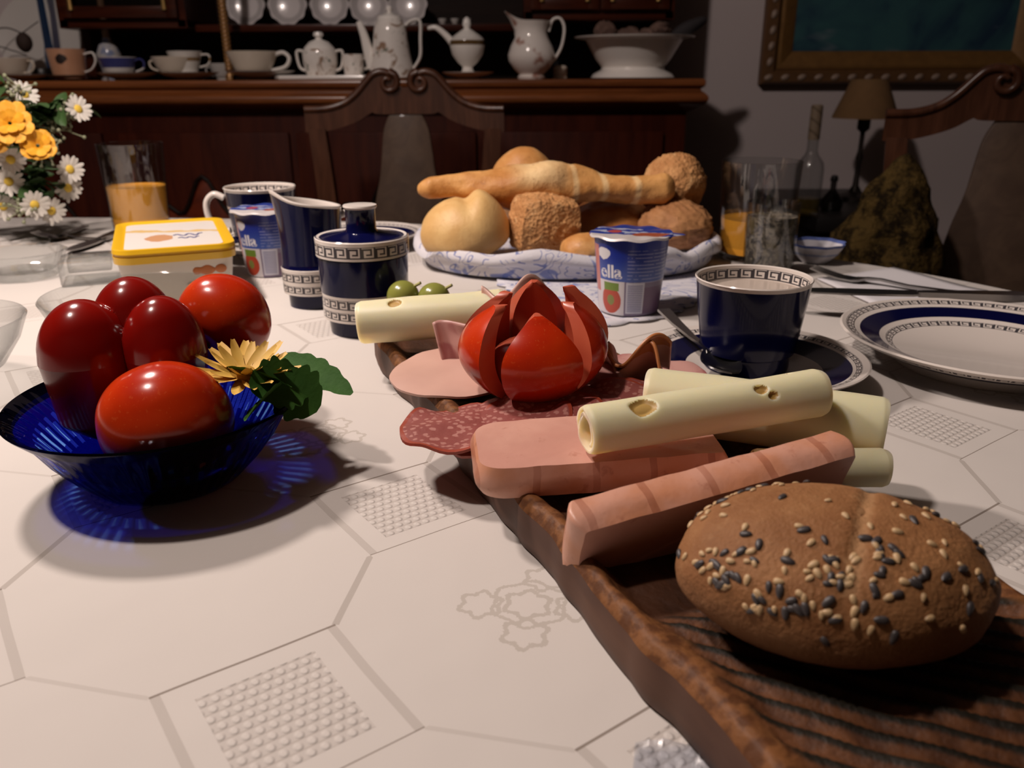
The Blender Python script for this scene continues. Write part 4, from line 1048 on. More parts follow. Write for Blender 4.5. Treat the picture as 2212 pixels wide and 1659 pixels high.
def loaf(d):
    # long twisted loaf: thin pointed left end, thick in the middle
    t = max(-1, min(1, d.z)); L = .142; xx = t * L
    pr = math.sqrt(max(0, 1 - d.z ** 2)); a = math.atan2(d.y, d.x)
    u = (t + 1) / 2
    R = .0110 + .0150 * math.exp(-((u - .44) / .20) ** 2) + .010 * max(0, u - .45)
    e = min(1, pr / .42) ** .75
    sl = sum(math.exp(-((u - q - .02 * math.cos(a)) / .013) ** 2) for q in (.58, .70, .83))
    R *= e * (1 + .06 * math.sin(3 * a + u * 15) + .03 * math.sin(u * 40) - .07 * sl + .10 * noise.noise(Vector((u * 9, math.cos(a), math.sin(a)))) + .05 * noise.noise(Vector((u * 30, 2 * math.cos(a), 2 * math.sin(a)))))
    zc = .006 * math.sin(u * 2.6) - .009 * u + .002 * math.sin(u * 14)
    return Vector((xx, R * math.cos(a) * 1.05, zc + R * math.sin(a)))
def _loafcol(x):
    X, Y, Z = x.obj(); n = x.noise(26, 4, None, .6, .5); n2 = x.noise(120, 3, None, .7)
    k = x.mix(n.ramp(.32, .68), (.42, .17, .040), (.62, .32, .105))
    pale = (1.0 - ((X + .010) * 26.0).abs().ramp(.2, 1.1)) * Z.ramp(-.004, .012)
    for q in (.0227, .0568, .0937): pale = pale.mx((1.0 - ((X - q + Y * .25) * 190.0).abs().ramp(.2, 1.0)) * .75)
    k = x.mix(pale * (n + .35), k, (.80, .58, .30)); k = x.mix(n2.ramp(.56, .72) * .5, k, (.27, .10, .028))
    x.set(col=k, rough=.55, spec=.3).bump(n2, .0012, .9)
LOAFM = pmat('twisted loaf crust', _loafcol)
tag(G().blob(loaf, 48, 90).build('long_loaf', LOAFM, None, loc=(.0400, .9250, .8325), rot=(0, 0.0, .10)), 'long twisted golden loaf lying across the top of the rolls', 'bread')

# ------------------------------------------------------------------ flowers in a vase at the left edge
rnd = random.Random(11)
vx, vy = -.735, 1.095
t = thing('flower_vase', 'clear glass vase holding the bouquet at left edge', 'vase', (vx, vy, ZC))
G().lathe([(0, .003), (.030, 0), (.034, .004), (.036, .03), (.030, .06), (.026, .075), (.030, .09), (.028, .09), (.024, .075), (.028, .06), (.033, .03), (.028, .010), (0, .009)], 40).build('vase_body', CLEAR, t)
DAISYW = mat('daisy white', (.62, .58, .52), .7); DAISYY = mat('daisy yellow', (.62, .42, .05), .8)
GREEN = pmat('leaf green', lambda x: x.set(col=x.mix(x.noise(40, 3), (.020, .055, .014), (.05, .105, .025)), rough=.55))
GREEN2 = pmat('pale sprig', lambda x: x.set(col=x.mix(x.noise(40, 3), (.14, .17, .08), (.30, .29, .20)), rough=.7))
ORNG = pmat('orange petal', lambda x: x.set(col=x.mix(x.noise(70, 2), (.66, .27, .010), (.72, .38, .018)), rough=.6))
def petalmesh(n, r0, r1, w, cup=.2, seed=0, jag=.0):
    g = G(); q = random.Random(seed)
    for i in range(n):
        a = 2 * PI * i / n + q.uniform(-.08, .08); L = r1 * q.uniform(.86, 1.06); c = cup + q.uniform(-.12, .12)
        rows = []
        for s_, ww in ((0, .35), (.35, .9), (.7, 1.0), (.92, .65), (1.0, .15)):
            r = r0 + (L - r0) * s_; z = c * r * (1 if s_ < .7 else .85) ; e = Vector((-math.sin(a), math.cos(a), 0)); p = Vector((math.cos(a) * r, math.sin(a) * r, z))
            rows.append([p - e * w * ww, p + Vector((0, 0, .12 * w)), p + e * w * ww])
        g.grid(rows)
    return g
def stem(frm, to, r, m, parent, name='stem'):
    a, b = Vector(frm), Vector(to); mid = (a + b) / 2 + Vector((0, 0, .15 * (b - a).length))
    return G().tube(cat_spline([a, mid, b], 6), r, 6).build(name, m, parent)
def place_flower(px_, y, Yw): pass
spots = [(-0.6026, 1.0300, 0.8540), (-0.5788, 1.0200, 0.8020), (-0.5710, 1.0400, 0.7918), (-0.5491, 1.0600, 0.8394), (-0.5557, 1.0600, 0.8168), (-0.6095, 1.1000, 0.9263), (-0.6295, 1.0400, 0.7976), (-0.5455, 1.1000, 0.9090), (-0.6103, 1.0300, 0.8284)]
mouth = Vector((vx, vy, ZC + .085))
da = None
dlab = ['daisy left of the lower orange blossom, level with it', 'larger of the two daisies at the bottom middle of the bouquet', 'lowest right daisy of the bouquet just above the tablecloth', 'upper of the two daisies on the right side of the bouquet',
        'lower of the two daisies on the right side of the bouquet', 'daisy just above the uppermost orange blossom', 'daisy at the bottom left, cut by the picture edge', 'daisy farthest right at the top of the bouquet', 'daisy at the left, below the orange blossoms and above the bottom row']
for i, p in enumerate(spots):
    p = Vector(p); d = (p - mouth); nrm = (d.normalized() + Vector((.25, -.75, .15))).normalized()
    f = thing('daisy', 'white ' + dlab[i], 'flower', p, 0, 'white daisies in the bouquet')
    f.rotation_mode = 'QUATERNION'; f.rotation_quaternion = Vector((0, 0, 1)).rotation_difference(nrm)
    if da is None:
        da = petalmesh(15, .003, .0175, .0027, .22, 3).build('petals', DAISYW, f, smooth=0)
        dc = G().blob(lambda d: (d.x * .0055, d.y * .0055, .0012 + d.z * .003), 14, 8).build('flower_centre', DAISYY, f)
    else:
        for q in (da, dc): c = q.copy(); COL.objects.link(c); c.parent = f
    inv = Matrix.LocRotScale(p, f.rotation_quaternion, None).inverted()
    stem(inv @ mouth, (0, 0, -.001), .0010, GREEN, f)
for i, (p, lab) in enumerate((((-0.5766, 1.0000, 0.8964), 'large orange yellow blossom uppermost in the bouquet at left'), ((-0.5551, 1.0100, 0.8709), 'orange yellow blossom lower right in the bouquet at left'), ((-0.6114, 1.0200, 0.8787), 'orange yellow blossom at the very left edge of the bouquet'))):
    p = Vector(p); f = thing('orange_blossom', lab, 'flower', p, 0, 'orange blossoms in the bouquet'); nrm = Vector((.35, -.7, .35)).normalized()
    f.rotation_mode = 'QUATERNION'; f.rotation_quaternion = Vector((0, 0, 1)).rotation_difference(nrm)
    petalmesh(9, .003, .026 if i == 0 else .021, .0085, .30, 20 + i).build('outer_petals', ORNG, f, smooth=0)
    petalmesh(7, .002, .016, .006, .8, 40 + i).build('inner_petals', ORNG, f, smooth=0)
    stem(Matrix.LocRotScale(p, f.rotation_quaternion, None).inverted() @ mouth, (0, 0, -.001), .0014, GREEN, f)
def leafmesh(L, w, fold=.25, lobes=0, nseg=10, curl=.0):
    g = G(); rows = []
    for i in range(nseg + 1):
        t = i / nseg; ww = w * math.sin(PI * (.04 + .93 * t)) ** .75 * (1 + (.22 * abs(math.sin(t * PI * lobes)) - .12 if lobes else 0))
        z = -curl * t * t * L
        rows.append([Vector((t * L, -ww, z - 0 + fold * ww)), Vector((t * L, -ww * .5, z + fold * ww * .35)), Vector((t * L, 0, z)), Vector((t * L, ww * .5, z + fold * ww * .35)), Vector((t * L, ww, z + fold * ww))])
    return g.grid(rows)
lf = leafmesh(.030, .0088, .3, 3, 8, .2)
lf0 = None
sprigs = [(-0.5849, 1.0700, 0.9161), (-0.5613, 1.0900, 0.9154), (-0.5973, 1.0500, 0.9114), (-0.5956, 1.0500, 0.8383), (-0.6123, 1.0500, 0.8132), (-0.5807, 1.0500, 0.8131), (-0.5590, 1.1200, 0.9146), (-0.5866, 1.1000, 0.9014), (-0.6194, 1.0800, 0.9401), (-0.5753, 1.0600, 0.8231), (-0.6196, 1.0700, 0.8588), (-0.6041, 1.0700, 0.8221), (-0.6270, 1.1000, 0.8477), (-0.5988, 1.0900, 0.8428), (-0.6422, 1.0800, 0.8065), (-0.6228, 1.1200, 0.8922), (-0.5870, 1.1200, 0.8920), (-0.6414, 1.1000, 0.9182), (-0.5866, 1.0800, 0.8034), (-0.6094, 1.1100, 0.8727)]
for i, p in enumerate(sprigs):
    p = Vector(p); s_ = thing('leafy_sprig', 'green leafy sprig in the bouquet at the left edge', 'sprig', p, 0, 'green sprigs in the bouquet')
    loc = mouth - p
    stem(loc, (0, 0, 0), .0011, GREEN, s_)
    d = -loc.normalized()
    for k in range(8):
        if lf0 is None: lf0 = lf.build('leaf', GREEN, s_); o = lf0
        else: o = lf0.copy(); COL.objects.link(o); o.parent = s_
        b = d * -.006 * k
        o.location = b; o.rotation_euler = (rnd.uniform(-.8, .8), rnd.uniform(-.9, .6), rnd.uniform(0, 2 * PI)); sc_ = rnd.uniform(.7, 1.25); o.scale = (sc_, sc_, sc_)
        if k == 7 and i in (4, 6, 8): pass
wisps = [(-0.5896, 1.0600, 0.9349), (-0.5569, 1.1000, 0.9041), (-0.5625, 1.0600, 0.8649), (-0.5885, 1.0200, 0.7931), (-0.5613, 1.0900, 0.8851), (-0.5496, 1.1100, 0.9132)]
for i, p in enumerate(wisps):
    p = Vector(p); s_ = thing('pale_sprig', 'pale whitish wispy filler sprig in the bouquet', 'sprig', p, 0, 'pale filler sprigs in the bouquet')
    loc = mouth - p; stem(loc, (0, 0, 0), .0009, GREEN2, s_); g = G()
    for k in range(26):
        a = Vector((rnd.gauss(0, 1), rnd.gauss(0, 1), rnd.gauss(0, 1))).normalized() * rnd.uniform(.006, .024); b0 = loc * rnd.uniform(0, .12)
        g.tube([b0, b0 + a], [.0005, .0009], 5); c = b0 + a; g.blob(lambda d, c=c: c + d * .0024, 8, 5)
    o = g.build('florets', GREEN2, s_); o['kind'] = 'stuff'

# ------------------------------------------------------------------ cobalt glass bowl and what lies in it
def _cobalt(x):
    X, Y, Z = x.obj(); A = Y.atan2(X) * (52 / (2 * PI)); R = (X * X + Y * Y).sqrt()
    fl = ((A.frac() - .5).abs()).lt(.20) * R.inside(.0485, .0585)  # clear stripes put in the tint stand in for light focused by the flutes
    c = x.mix(fl, (.024, .036, .38), (.36, .58, .99)); return x.mix(R.gt(.0660), c, (.02, .02, .06))
COBALT = glassmat('cobalt glass', (.1, .2, .8), (.9, .9, 1), _cobalt, 1.5, .03)
BX, BY = -.1790, .393
def flute(p, a, r, z):
    k = max(0, 1 - abs(r - .052) / .012) if r > .03 else 0
    return p * (1 - .0 * k) + Vector((math.cos(a), math.sin(a), 0)) * .0009 * k * math.cos(52 * a)
RB = .0710
G().lathe([(0, .003), (.028, .002), (.031, 0), (.0365, .0005), (.040, .004), (.048, .013), (.0555, .023), (.0625, .034), (RB, .0425), (RB + .0008, .0436), (RB, .0446), (RB - .0016, .0438), (.0595, .0345), (.0525, .0245), (.045, .0155), (.036, .0085), (.028, .0065), (0, .006)], 312, fn=flute).build('blue_bowl', COBALT, None, loc=(BX, BY, ZC))
o = bpy.data.objects['blue_bowl']; tag(o, 'fluted cobalt blue glass bowl holding tomatoes and a red pepper', 'bowl')
def _tom(x):
    X, Y, Z = x.obj(); n = x.noise(30, 3); n2 = x.noise(600, 2)
    c = x.mix(n.ramp(.3, .7), (.40, .018, .003), (.52, .036, .004)); c = x.mix((n2.gt(.66)) * .12, c, (.7, .2, .05))
    x.set(col=c, rough=.20, spec=.35, coat=.06)
TOM = pmat('tomato skin', _tom)
PEP = pmat('red pepper skin', lambda x: x.set(col=x.mix(x.noise(24, 3), (.16, .003, .002), (.23, .005, .002)), rough=.18, spec=.35, coat=.08))
def tomato(label, loc, r, sq=.9, rot=(0, 0, 0), dimp=.0):
    def f(d):
        a = math.atan2(d.y, d.x); k = 1 + .012 * math.cos(5 * a) * (1 - abs(d.z)) + .02 * noise.noise(d * 1.5 + Vector(loc) * 20)
        p = Vector((d.x * r * k, d.y * r * k, d.z * r * sq * k)); p.z -= r * .16 * max(0, (d.z - .8) / .2) ** 2; return p
    t = thing('tomato', label, 'tomato', loc); t.rotation_euler = rot
    G().blob(f, 64, 36).build('tomato_flesh', TOM, t)
    g = G(); zt = r * sq * .84
    g.lathe([(0, zt + .0004), (r * .10, zt + .0014), (r * .14, zt - .0010)], 12).build('stem_scar', mat('stem scar', (.12, .09, .03), .8), t)
    return t
tomato('large round red tomato at the front of the blue bowl', (-.1640, .3625, .7925), .0306, .93, (2.4, 0, .4))
tomato('round red tomato at the back right of the blue bowl', (-.1660, .4620, .8150), .0268, .92, (2.2, .6, 0))
pepper = thing('red_bell_pepper', 'dark red lobed bell pepper standing in the blue bowl', 'pepper', (-.1985, .4080, .7625))
LOB = [(-.0165, -.009, .0225, .0800), (.0205, -.002, .0205, .0800), (-.001, .015, .0215, .0860)]
def pep(d):
    a = math.atan2(d.y, d.x); q = math.sqrt(max(0, 1 - d.z * d.z)); ca_, sa_ = math.cos(a), math.sin(a)
    rad = .012
    for cx, cy, lr, lh in LOB:
        s = cx * ca_ + cy * sa_; dd = lr * lr - (cx * sa_ - cy * ca_) ** 2
        if dd > 0: rad = max(rad, s + math.sqrt(dd))
    u = min(1, math.acos(min(1, abs(d.z))) / (PI / 2))
    x, y = rad * u * ca_, rad * u * sa_
    if d.z >= 0:
        z = 0
        for cx, cy, lr, lh in LOB:
            k = 1 - ((x - cx) ** 2 + (y - cy) ** 2) / lr ** 2
            z = max(z, lh - .030 + .030 * math.sqrt(max(0, k)) - (0 if k > 0 else min(.02, -k * .02)))
    else:
        z = .051 * u; k = rad * (.84 + .16 * u) * math.sqrt(min(1, u / .35)); x, y = k * ca_, k * sa_
    return Vector((x, y, z))
G().blob(pep, 180, 110).build('pepper_body', PEP, pepper, smooth=70)

YP = pmat('yellow petal', lambda x: x.set(col=x.mix(x.noise(90, 2), (.60, .33, .045), (.68, .44, .085)), rough=.6))
fp = Vector((-0.1353, 0.3945, 0.8040))
t = thing('yellow_flower', 'yellow daisy like blossom with green leaves on the blue bowl rim', 'flower', fp)
pet = None; rnd = random.Random(4)
tilt = Matrix.Rotation(math.radians(8), 3, 'X') @ Matrix.Rotation(math.radians(8), 3, 'Y')
for ring, (n, L, lift) in enumerate(((17, 1.0, .10), (13, .80, .38))):
    for i in range(n):
        if pet is None:
            g = G(); rows = []
            for k in range(7):
                u = k / 6; w = .0034 * (math.sin(PI * (.12 + .80 * u)) ** .7); z = .0035 * u * u
                rows.append([Vector((.003 + .0245 * u, -w, z + .0008)), Vector((.003 + .0245 * u, 0, z)), Vector((.003 + .0245 * u, w, z + .0008))])
            pet = g.grid(rows).build('petal', YP, t, smooth=60); o = pet
        else: o = pet.copy(); COL.objects.link(o); o.parent = t
        a = 2 * PI * (i + .5 * ring) / n + rnd.uniform(-.09, .09)
        o.rotation_mode = 'QUATERNION'
        o.rotation_quaternion = (tilt @ Euler((rnd.uniform(-.2, .2), -lift + rnd.uniform(-.16, .10), a)).to_matrix()).to_quaternion()
        s_ = L * rnd.uniform(.88, 1.06); o.scale = (s_, s_, s_)
G().blob(lambda d: tilt @ Vector((d.x * .0075, d.y * .0075, .0010 + d.z * .0035)), 20, 12).build('flower_centre', pmat('golden disc', lambda x: x.set(col=x.mix(x.noise(700, 2), (.30, .15, .02), (.48, .28, .03)), rough=.9)), t)
def aimleaf(o, a, b, roll=0, k=1):
    a, b = Vector(a), Vector(b); d = (b - a).normalized(); y = Vector((0, 0, 1)).cross(d).normalized(); z = d.cross(y)
    M = Matrix((d, y, z)).transposed() @ Matrix.Rotation(roll, 3, 'X')
    o.location = a - fp; o.rotation_mode = 'QUATERNION'; o.rotation_quaternion = M.to_quaternion()
LEAFG = pmat('chrysanthemum leaf', lambda x: x.set(col=x.mix(x.noise(60, 3), (.018, .062, .010), (.042, .115, .018)), rough=.7, spec=.12).bump(x.noise(300, 2), .0006, .5))
for (a, b, w, lob, roll) in (
        ((-0.1271, 0.4331, 0.8020), (-0.0842, 0.3993, 0.7960), .0085, 5, .5),
        ((-0.1084, 0.3809, 0.8030), (-0.1413, 0.3942, 0.8120), .0070, 4, .6),
        ((-0.1187, 0.3875, 0.8040), (-0.0966, 0.3863, 0.7900), .0150, 4, .75),
        ((-0.1143, 0.3875, 0.8020), (-0.1273, 0.3612, 0.7960), .0100, 4, .7),
        ((-0.1263, 0.3744, 0.8050), (-0.1019, 0.3955, 0.8010), .0140, 5, .85)):
    L = (Vector(b) - Vector(a)).length
    o = leafmesh(L, w, .18, lob, 22, .10).build('leaf', LEAFG, t, smooth=60); aimleaf(o, a, b, roll)
st_ = [Vector((-0.1402, 0.4035, 0.8000)) - fp, Vector((-0.1222, 0.3977, 0.7970)) - fp, Vector((-0.1078, 0.4064, 0.7950)) - fp]
G().tube(cat_spline([(0, 0, -.001)] + st_, 5), .0016, 8).build('flower_stem', GREEN, t)

# ------------------------------------------------------------------ rustic serving board
bd = thing('serving_board', 'long dark rustic wooden serving board with bark edge', 'board', (.0648, .3517, ZC), math.radians(22.5))
Y0, Y1, HW = -.300, .318, .0690
NX, NY = 72, 330
def edge(y, s):
    e = HW + .0035 * nz(y * 16, s * 3.1) + .0016 * nz(y * 60, s * 7.7)
    if y > .235: e *= math.sqrt(max(0.0, 1 - ((y - .235) / (Y1 - .235)) ** 2.6)) * .999 + .001
    if y < -.26: e *= 1 - .10 * ((-.26 - y) / .04)
    return e
ca, sa = math.cos(math.radians(22.5)), math.sin(math.radians(22.5))
def ztop(x, y, xl, xr):
    e = min(x - xl, xr - x, (Y1 - y) * 1.0 + .002)
    z = .0250 + .0014 * nz(x * 40, y * 40, 2)
    z -= .005 * max(0, 1 - e / .004) ** 2
    wi = .5 * .0 + max(0, min(1, (e - .0055 - .0025 * nz(y * 30, x * 5, 9) - .0012 * nz(y * 110, x * 5, 4)) / .012)); wi = wi * wi * (3 - 2 * wi)
    # grooves at the near end, hollow farther back
    gx, gy = ca * x - sa * y, sa * x + ca * y
    gr = gx * .33 + gy * .94 + .006 * math.sin(gx * 20)
    near = max(0, min(1, (-.092 - y) / .014))
    hollow = .0095 * (1 - near) + near * (.0040 - .0016 * math.cos(gr * 2 * PI / .0088))
    return z - wi * hollow + wi * .0005 * nz(x * 90, y * 90)
rows = []
for i in range(NY + 1):
    t_ = i / NY; y = Y0 + (Y1 - Y0) * t_
    xl, xr = -edge(y, 1), edge(y, 2)
    rows.append([Vector((xl + (xr - xl) * j / NX, y, ztop(xl + (xr - xl) * j / NX, y, xl, xr))) for j in range(NX + 1)])
def _board(x):
    X, Y, Z = x.obj(); v = x.vec(X, Y * .16, Z); n = x.noise(50, 4, v, .6, 1.2); n2 = x.noise(160, 3)
    c = x.mix(n.ramp(.3, .7), (.030, .012, .006), (.070, .026, .011))
    gx, gy = X * 0.92388 - Y * 0.38268, X * 0.38268 + Y * 0.92388
    gr = gx * .33 + gy * .94 + (gx * 20.0).sin() * .006
    gk = ((gr * (2 * PI / .0088) + PI / 2 + (n - .5) * 1.5).sin() * .5 + .5)
    plate_ = x.mix(gk.ramp(.45, .9), x.mix(n2.ramp(.35, .65), (.070, .025, .009), (.125, .048, .018)), (.012, .009, .005))
    c = x.mix((Y * -1.0).ramp(.090, .104), c, plate_)
    rim = (X.abs() + (x.noise(60, 3) - .5) * .010).ramp(.054, .061)
    c = x.mix(rim * .9, c, x.mix(n2.ramp(.4, .6), (.10, .036, .012), (.20, .080, .026)))
    x.set(col=c, rough=.6, spec=.25).bump(n2 + n * .6, .0014, .8)
G().grid(rows).build('board_top', pmat('rustic walnut', _board), bd, smooth=60)
g = G()
loop = [r[0] for r in rows] + rows[-1][1:-1] + [r[-1] for r in rows[::-1]] + rows[0][1:-1][::-1]
side = [loop]
for f_, zz in ((1.006, .72), (1.006, .35), (.985, .06), (.97, 0)):
    side.append([Vector((p.x * f_ if abs(p.y) < .29 else p.x * f_, p.y, p.z * zz)) for p in loop])
g.grid(side, closeu=True); g.f.append([4 * len(loop) + k for k in range(len(loop))]); g.mi.append(0)
def _side(x):
    X, Y, Z = x.obj(); n = x.noise(60, 4, x.vec(X, Y * .2, Z)); x.set(col=x.mix(n.ramp(.3, .7), (.075, .034, .022), (.12, .058, .036)), rough=.6, spec=.3).bump(n, .001, .5)
g.build('bark_side', pmat('smooth bark', _side), bd, smooth=50)

# ------------------------------------------------------------------ sliced meat and cheese on the board
def disc(name, label, cat, m, loc, r, th, rot=(0, 0, 0), wave=.002, ry=1.0, dome=0, group=None, seed=0, fold=0):
    g = G(); rows = []; n = 56
    rs = [0.02, .25, .5, .75, .92, 1.0]
    def pt(q, a, dz):
        rr = r * q * (1 + .03 * nz(math.cos(a) * 2, math.sin(a) * 2, seed))
        x, y = rr * math.cos(a), rr * math.sin(a) * ry
        z = wave * nz(x * 45, y * 45, seed + 3) * (q ** 1.2) * 2 - dome * q * q * r
        if fold: z += fold * max(0, (x / r) - .0) ** 2 * r
        return Vector((x, y, z + dz))
    for q in rs: rows.append([pt(q, 2 * PI * j / n, th / 2 * (1 if q < 1 else .6)) for j in range(n)])
    for q in rs[::-1]: rows.append([pt(q, 2 * PI * j / n, -th / 2 * (1 if q < 1 else .6)) for j in range(n)])
    g.grid(rows, closeu=True); o = len(g.v)
    g.f += [list(range(n))[::-1], [(len(rows) - 1) * n + k for k in range(n)]]; g.mi += [0, 0]
    ob = g.build(name, m, None, loc=loc, rot=rot); return tag(ob, label, cat, group)
def _salami(x):
    X, Y, Z = x.obj(); R = (X * X + Y * Y).sqrt(); v = x.voro(260); n = x.noise(300, 2); n2 = x.noise(60, 2)
    c = x.mix(n2, (.20, .050, .044), (.30, .088, .074)); c = x.mix(((v * 1.0 + (n - .5) * .9).ramp(.44, .28)) * .62, c, (.50, .25, .21))
    c = x.mix((R + (n2 - .5) * .002).gt(.0325), c, (.28, .045, .022)); x.set(col=c, rough=.42, spec=.5).bump(n, .0005, .6)
SAL = pmat('salami', _salami)
sal = [(-.0230, .3910, .7775, -.02, .05), (-.0030, .3930, .7790, .06, -.12), (.0150, .3920, .7800, .05, -.20), (.0320, .3950, .7805, .04, -.22), (.0500, .4000, .7810, .03, -.22), (.0680, .4060, .7810, 0, -.18)]
labs = ['salami slice at the left end of the fan, hanging over the board edge', 'second salami slice from the left in the fan', 'third salami slice from the left, below the cut tomato', 'fourth salami slice from the left in the fan', 'fifth salami slice from the left, in the tomato shadow', 'last salami slice at the right end, by the cheese rolls']
for i, (x_, y_, z_, rx, ry_) in enumerate(sal):
    disc('salami_slice', labs[i], 'salami', SAL, (x_, y_, z_), .0345, .0024, (rx, ry_, .2 * i), .0036, 1.0, .05, 'fanned salami slices', i)
def _mort(x):
    n = x.noise(26, 3); x.set(col=x.mix(n.ramp(.3, .7), (.52, .315, .255), (.57, .355, .285)), rough=.45, spec=.45)
MORT = pmat('pale sausage', _mort)
disc('sausage_slice', 'round pale pink sausage slice hanging over the left board edge', 'cold cut', MORT, (-.0310, .4760, .7790), .0430, .0022, (.03, -.05, 0), .0014, 1.0, .03, None, 12)
def _ham(x):
    X, Y, Z = x.obj(); n = x.noise(34, 3, None, .6, .8); x.set(col=x.mix(n.ramp(.46, .66), (.50, .27, .235), (.34, .12, .115)), rough=.4, spec=.5)
HAM = pmat('cooked ham', _ham)
disc('ham_slice', 'flat pink ham slice between cut tomato and coffee saucer', 'cold cut', HAM, (.0760, .4600, .7790), .0400, .0020, (.05, .02, .3), .0025, .9, .0, None, 21)
disc('ham_slice', 'lower pink ham slice with dark streaks behind the cheese rolls', 'cold cut', HAM, (.0700, .4400, .7765), .0420, .0020, (.02, 0, 1.3), .0020, .9, .0, None, 25)
def ruffle(label, loc, rot, w, h, folds, amp, m, seed, name='ham_ruffle'):
    g = G(); rows = []; nu, nv = 44, 16
    for j in range(nv + 1):
        v = j / nv; row = []
        for i in range(nu + 1):
            u = i / nu; A = amp * (.45 + .75 * v)
            row.append(Vector((w * (u - .5) * (1 + .15 * v), A * math.sin(u * 2 * PI * folds + seed) + .004 * nz(u * 3, v * 2, seed), h * v * (1 + .15 * math.sin(u * 9 + seed)) - .004 * math.cos(u * 5))))
        rows.append(row)
    o = g.grid(rows).build(name, m, None, smooth=0, loc=loc, rot=rot); o.data.polygons.foreach_set('use_smooth', [True] * len(o.data.polygons))
    md = o.modifiers.new('thickness', 'SOLIDIFY'); md.thickness = .0018; md.offset = 0
    return tag(o, label, 'cold cut')
def _hamr(x):
    X, Y, Z = x.obj(); n = x.noise(40, 3); c = x.mix(n.ramp(.35, .65), (.44, .235, .195), (.52, .31, .26)); c = x.mix((Z + (n - .5) * .004).gt(.0265), c, (.40, .15, .05)); x.set(col=c, rough=.4, spec=.5)
HAMR = pmat('ham with smoked rim', _hamr)
c = (0.0675, 0.4723, 0.7950)
ruffle('curled ham slice with brown rind right behind the cut tomato', (c[0] + .004, c[1], .7800), (.9, 0, -.35), .046, .034, 1.25, .009, HAMR, .6)
ruffle('second curled ham slice lower at right of the cut tomato', (c[0] + .012, c[1] - .016, .7770), (.75, .1, -.6), .040, .026, 1.5, .007, HAMR, 2.2)
c = (-0.0190, 0.5007, 0.8000)
ruffle('pink ham fold showing at left behind the cut tomato', (c[0] + .004, c[1] - .004, .7780), (-.15, 0, .3), .056, .026, 1.5, .008, HAM, 1.0)
ruffle('pale pink ham fold peeking up behind the cut tomato', (.0040, .5150, .7800), (-.2, 0, -.1), .044, .038, 1.0, .006, MORT, 2.0)

# rolled cheese slices with holes
def _cheese(x):
    n = x.noise(20, 2); x.set(col=x.mix(n, (.90, .69, .40), (.93, .74, .46)), rough=.4, spec=.35, sss=.85); x.b.inputs['Subsurface Radius'].default_value = (1, .75, .4); x.b.inputs['Subsurface Scale'].default_value = .012
CHE = pmat('cheese', _cheese); CHEH = pmat('cheese hole', lambda x: x.set(col=x.mix(x.noise(60, 2), (.36, .215, .045), (.46, .30, .09)), rough=.5))
def cheese_roll(label, a, b, r, holes=(), turns=1.7, th=.0021, phase=0.0):
    a, b = Vector(a), Vector(b); L = (b - a).length; d = (b - a) / L
    nl, nt = 190, int(130 * turns)
    y = Vector((0, 0, 1)).cross(d).normalized(); z = d.cross(y); M = Matrix((d, y, z)).transposed().to_4x4(); M.translation = a
    g = G(); outer = []; inner = []
    def hole(s, ang):
        k = 0
        for hs, ha, hr, hd in holes:
            q = math.hypot((s - hs) / hr, ((ang - ha) * r) / (hr * .85)) + .14 * nz(s * 200, ang * 2.5, hs * 50)
            if q < 1: k = max(k, min(.0019, hd) * min(1, (1 - q) * 3.2))
        return k
    mats_ = []
    for i in range(nl + 1):
        s = L * i / nl; ro = []; ri = []
        for j in range(nt + 1):
            ang = 2 * PI * turns * j / nt; rad = r - (th * 1.03) * ang / (2 * PI) ; A = ang + phase
            w = .0006 * nz(s * 30, A * .7, r * 100)
            e = .0007 * max(0, 1 - min(s, L - s) / .002)
            hh = hole(s, ang) if ang < 2 * PI else 0
            es = .0015 * nz(A * .8, 4) * (1 if i == 0 else (-1 if i == nl else 0))
            q = rad + w - e - hh
            ro.append(Vector((s + es, q * math.cos(A), q * math.sin(A))))
            q = rad + w - th + e * .6 - hh * .9
            ri.append(Vector((s + es, q * math.cos(A), q * math.sin(A))))
        outer.append(ro + ri[::-1])
    n = len(outer[0]); fs = []; mi = []
    for i in range(nl):
        for j in range(n):
            j2 = (j + 1) % n; fs.append([i * n + j, i * n + j2, (i + 1) * n + j2, (i + 1) * n + j])
            s = L * (i + .5) / nl; ang = 2 * PI * turns * (j + .5) / nt
            mi.append(1 if j < nt and ang < 2 * PI and hole(s, ang) > .0006 else 0)
    m_ = nt + 1
    for i in (0, nl):
        for j in range(nt): fs.append([i * n + j, i * n + j + 1, i * n + (n - 2 - j), i * n + (n - 1 - j)]); mi.append(0)
    o0 = len(g.v); g.v += [M @ p for r_ in outer for p in r_]; g.f += fs; g.mi += mi
    return tag(g.build('cheese_roll', [CHE, CHEH], None, smooth=50), label, 'cheese')
cheese_roll('rolled cheese slice lying across the far left end of the board', (-.1015, .5360, .7905), (-.0050, .5330, .7990), .0158, [(.026, PI * .72, .0055, .0022), (.023, PI * .47, .0028, .0014), (.060, PI * .36, .0058, .0016), (.036, PI * .46, .0016, .001)], 1.6, .0022, -PI * .1)
cheese_roll('front rolled cheese slice with a large hole, on the meat loaf', (.0315, .3275, .8020), (.1415, .3560, .8080), .0122, [(.0245, PI * .80, .0068, .0028), (.0800, PI * .82, .0036, .0020), (.0845, PI * .93, .0028, .0016), (.066, PI * .47, .0032, .0012), (.0985, PI * .55, .0022, .001)], 1.7, .0022, -PI * .15)
cheese_roll('rolled cheese slice behind the front roll, ending at the right', (.0690, .3960, .7905), (.1745, .3580, .7880), .0168, [(.080, PI * .5, .003, .001)], 1.6, .0022, 0)
cheese_roll('lowest rolled cheese slice, only its right end showing', (.1080, .3350, .7800), (.1670, .3350, .7800), .0098, [], 1.6, .0022, 0)

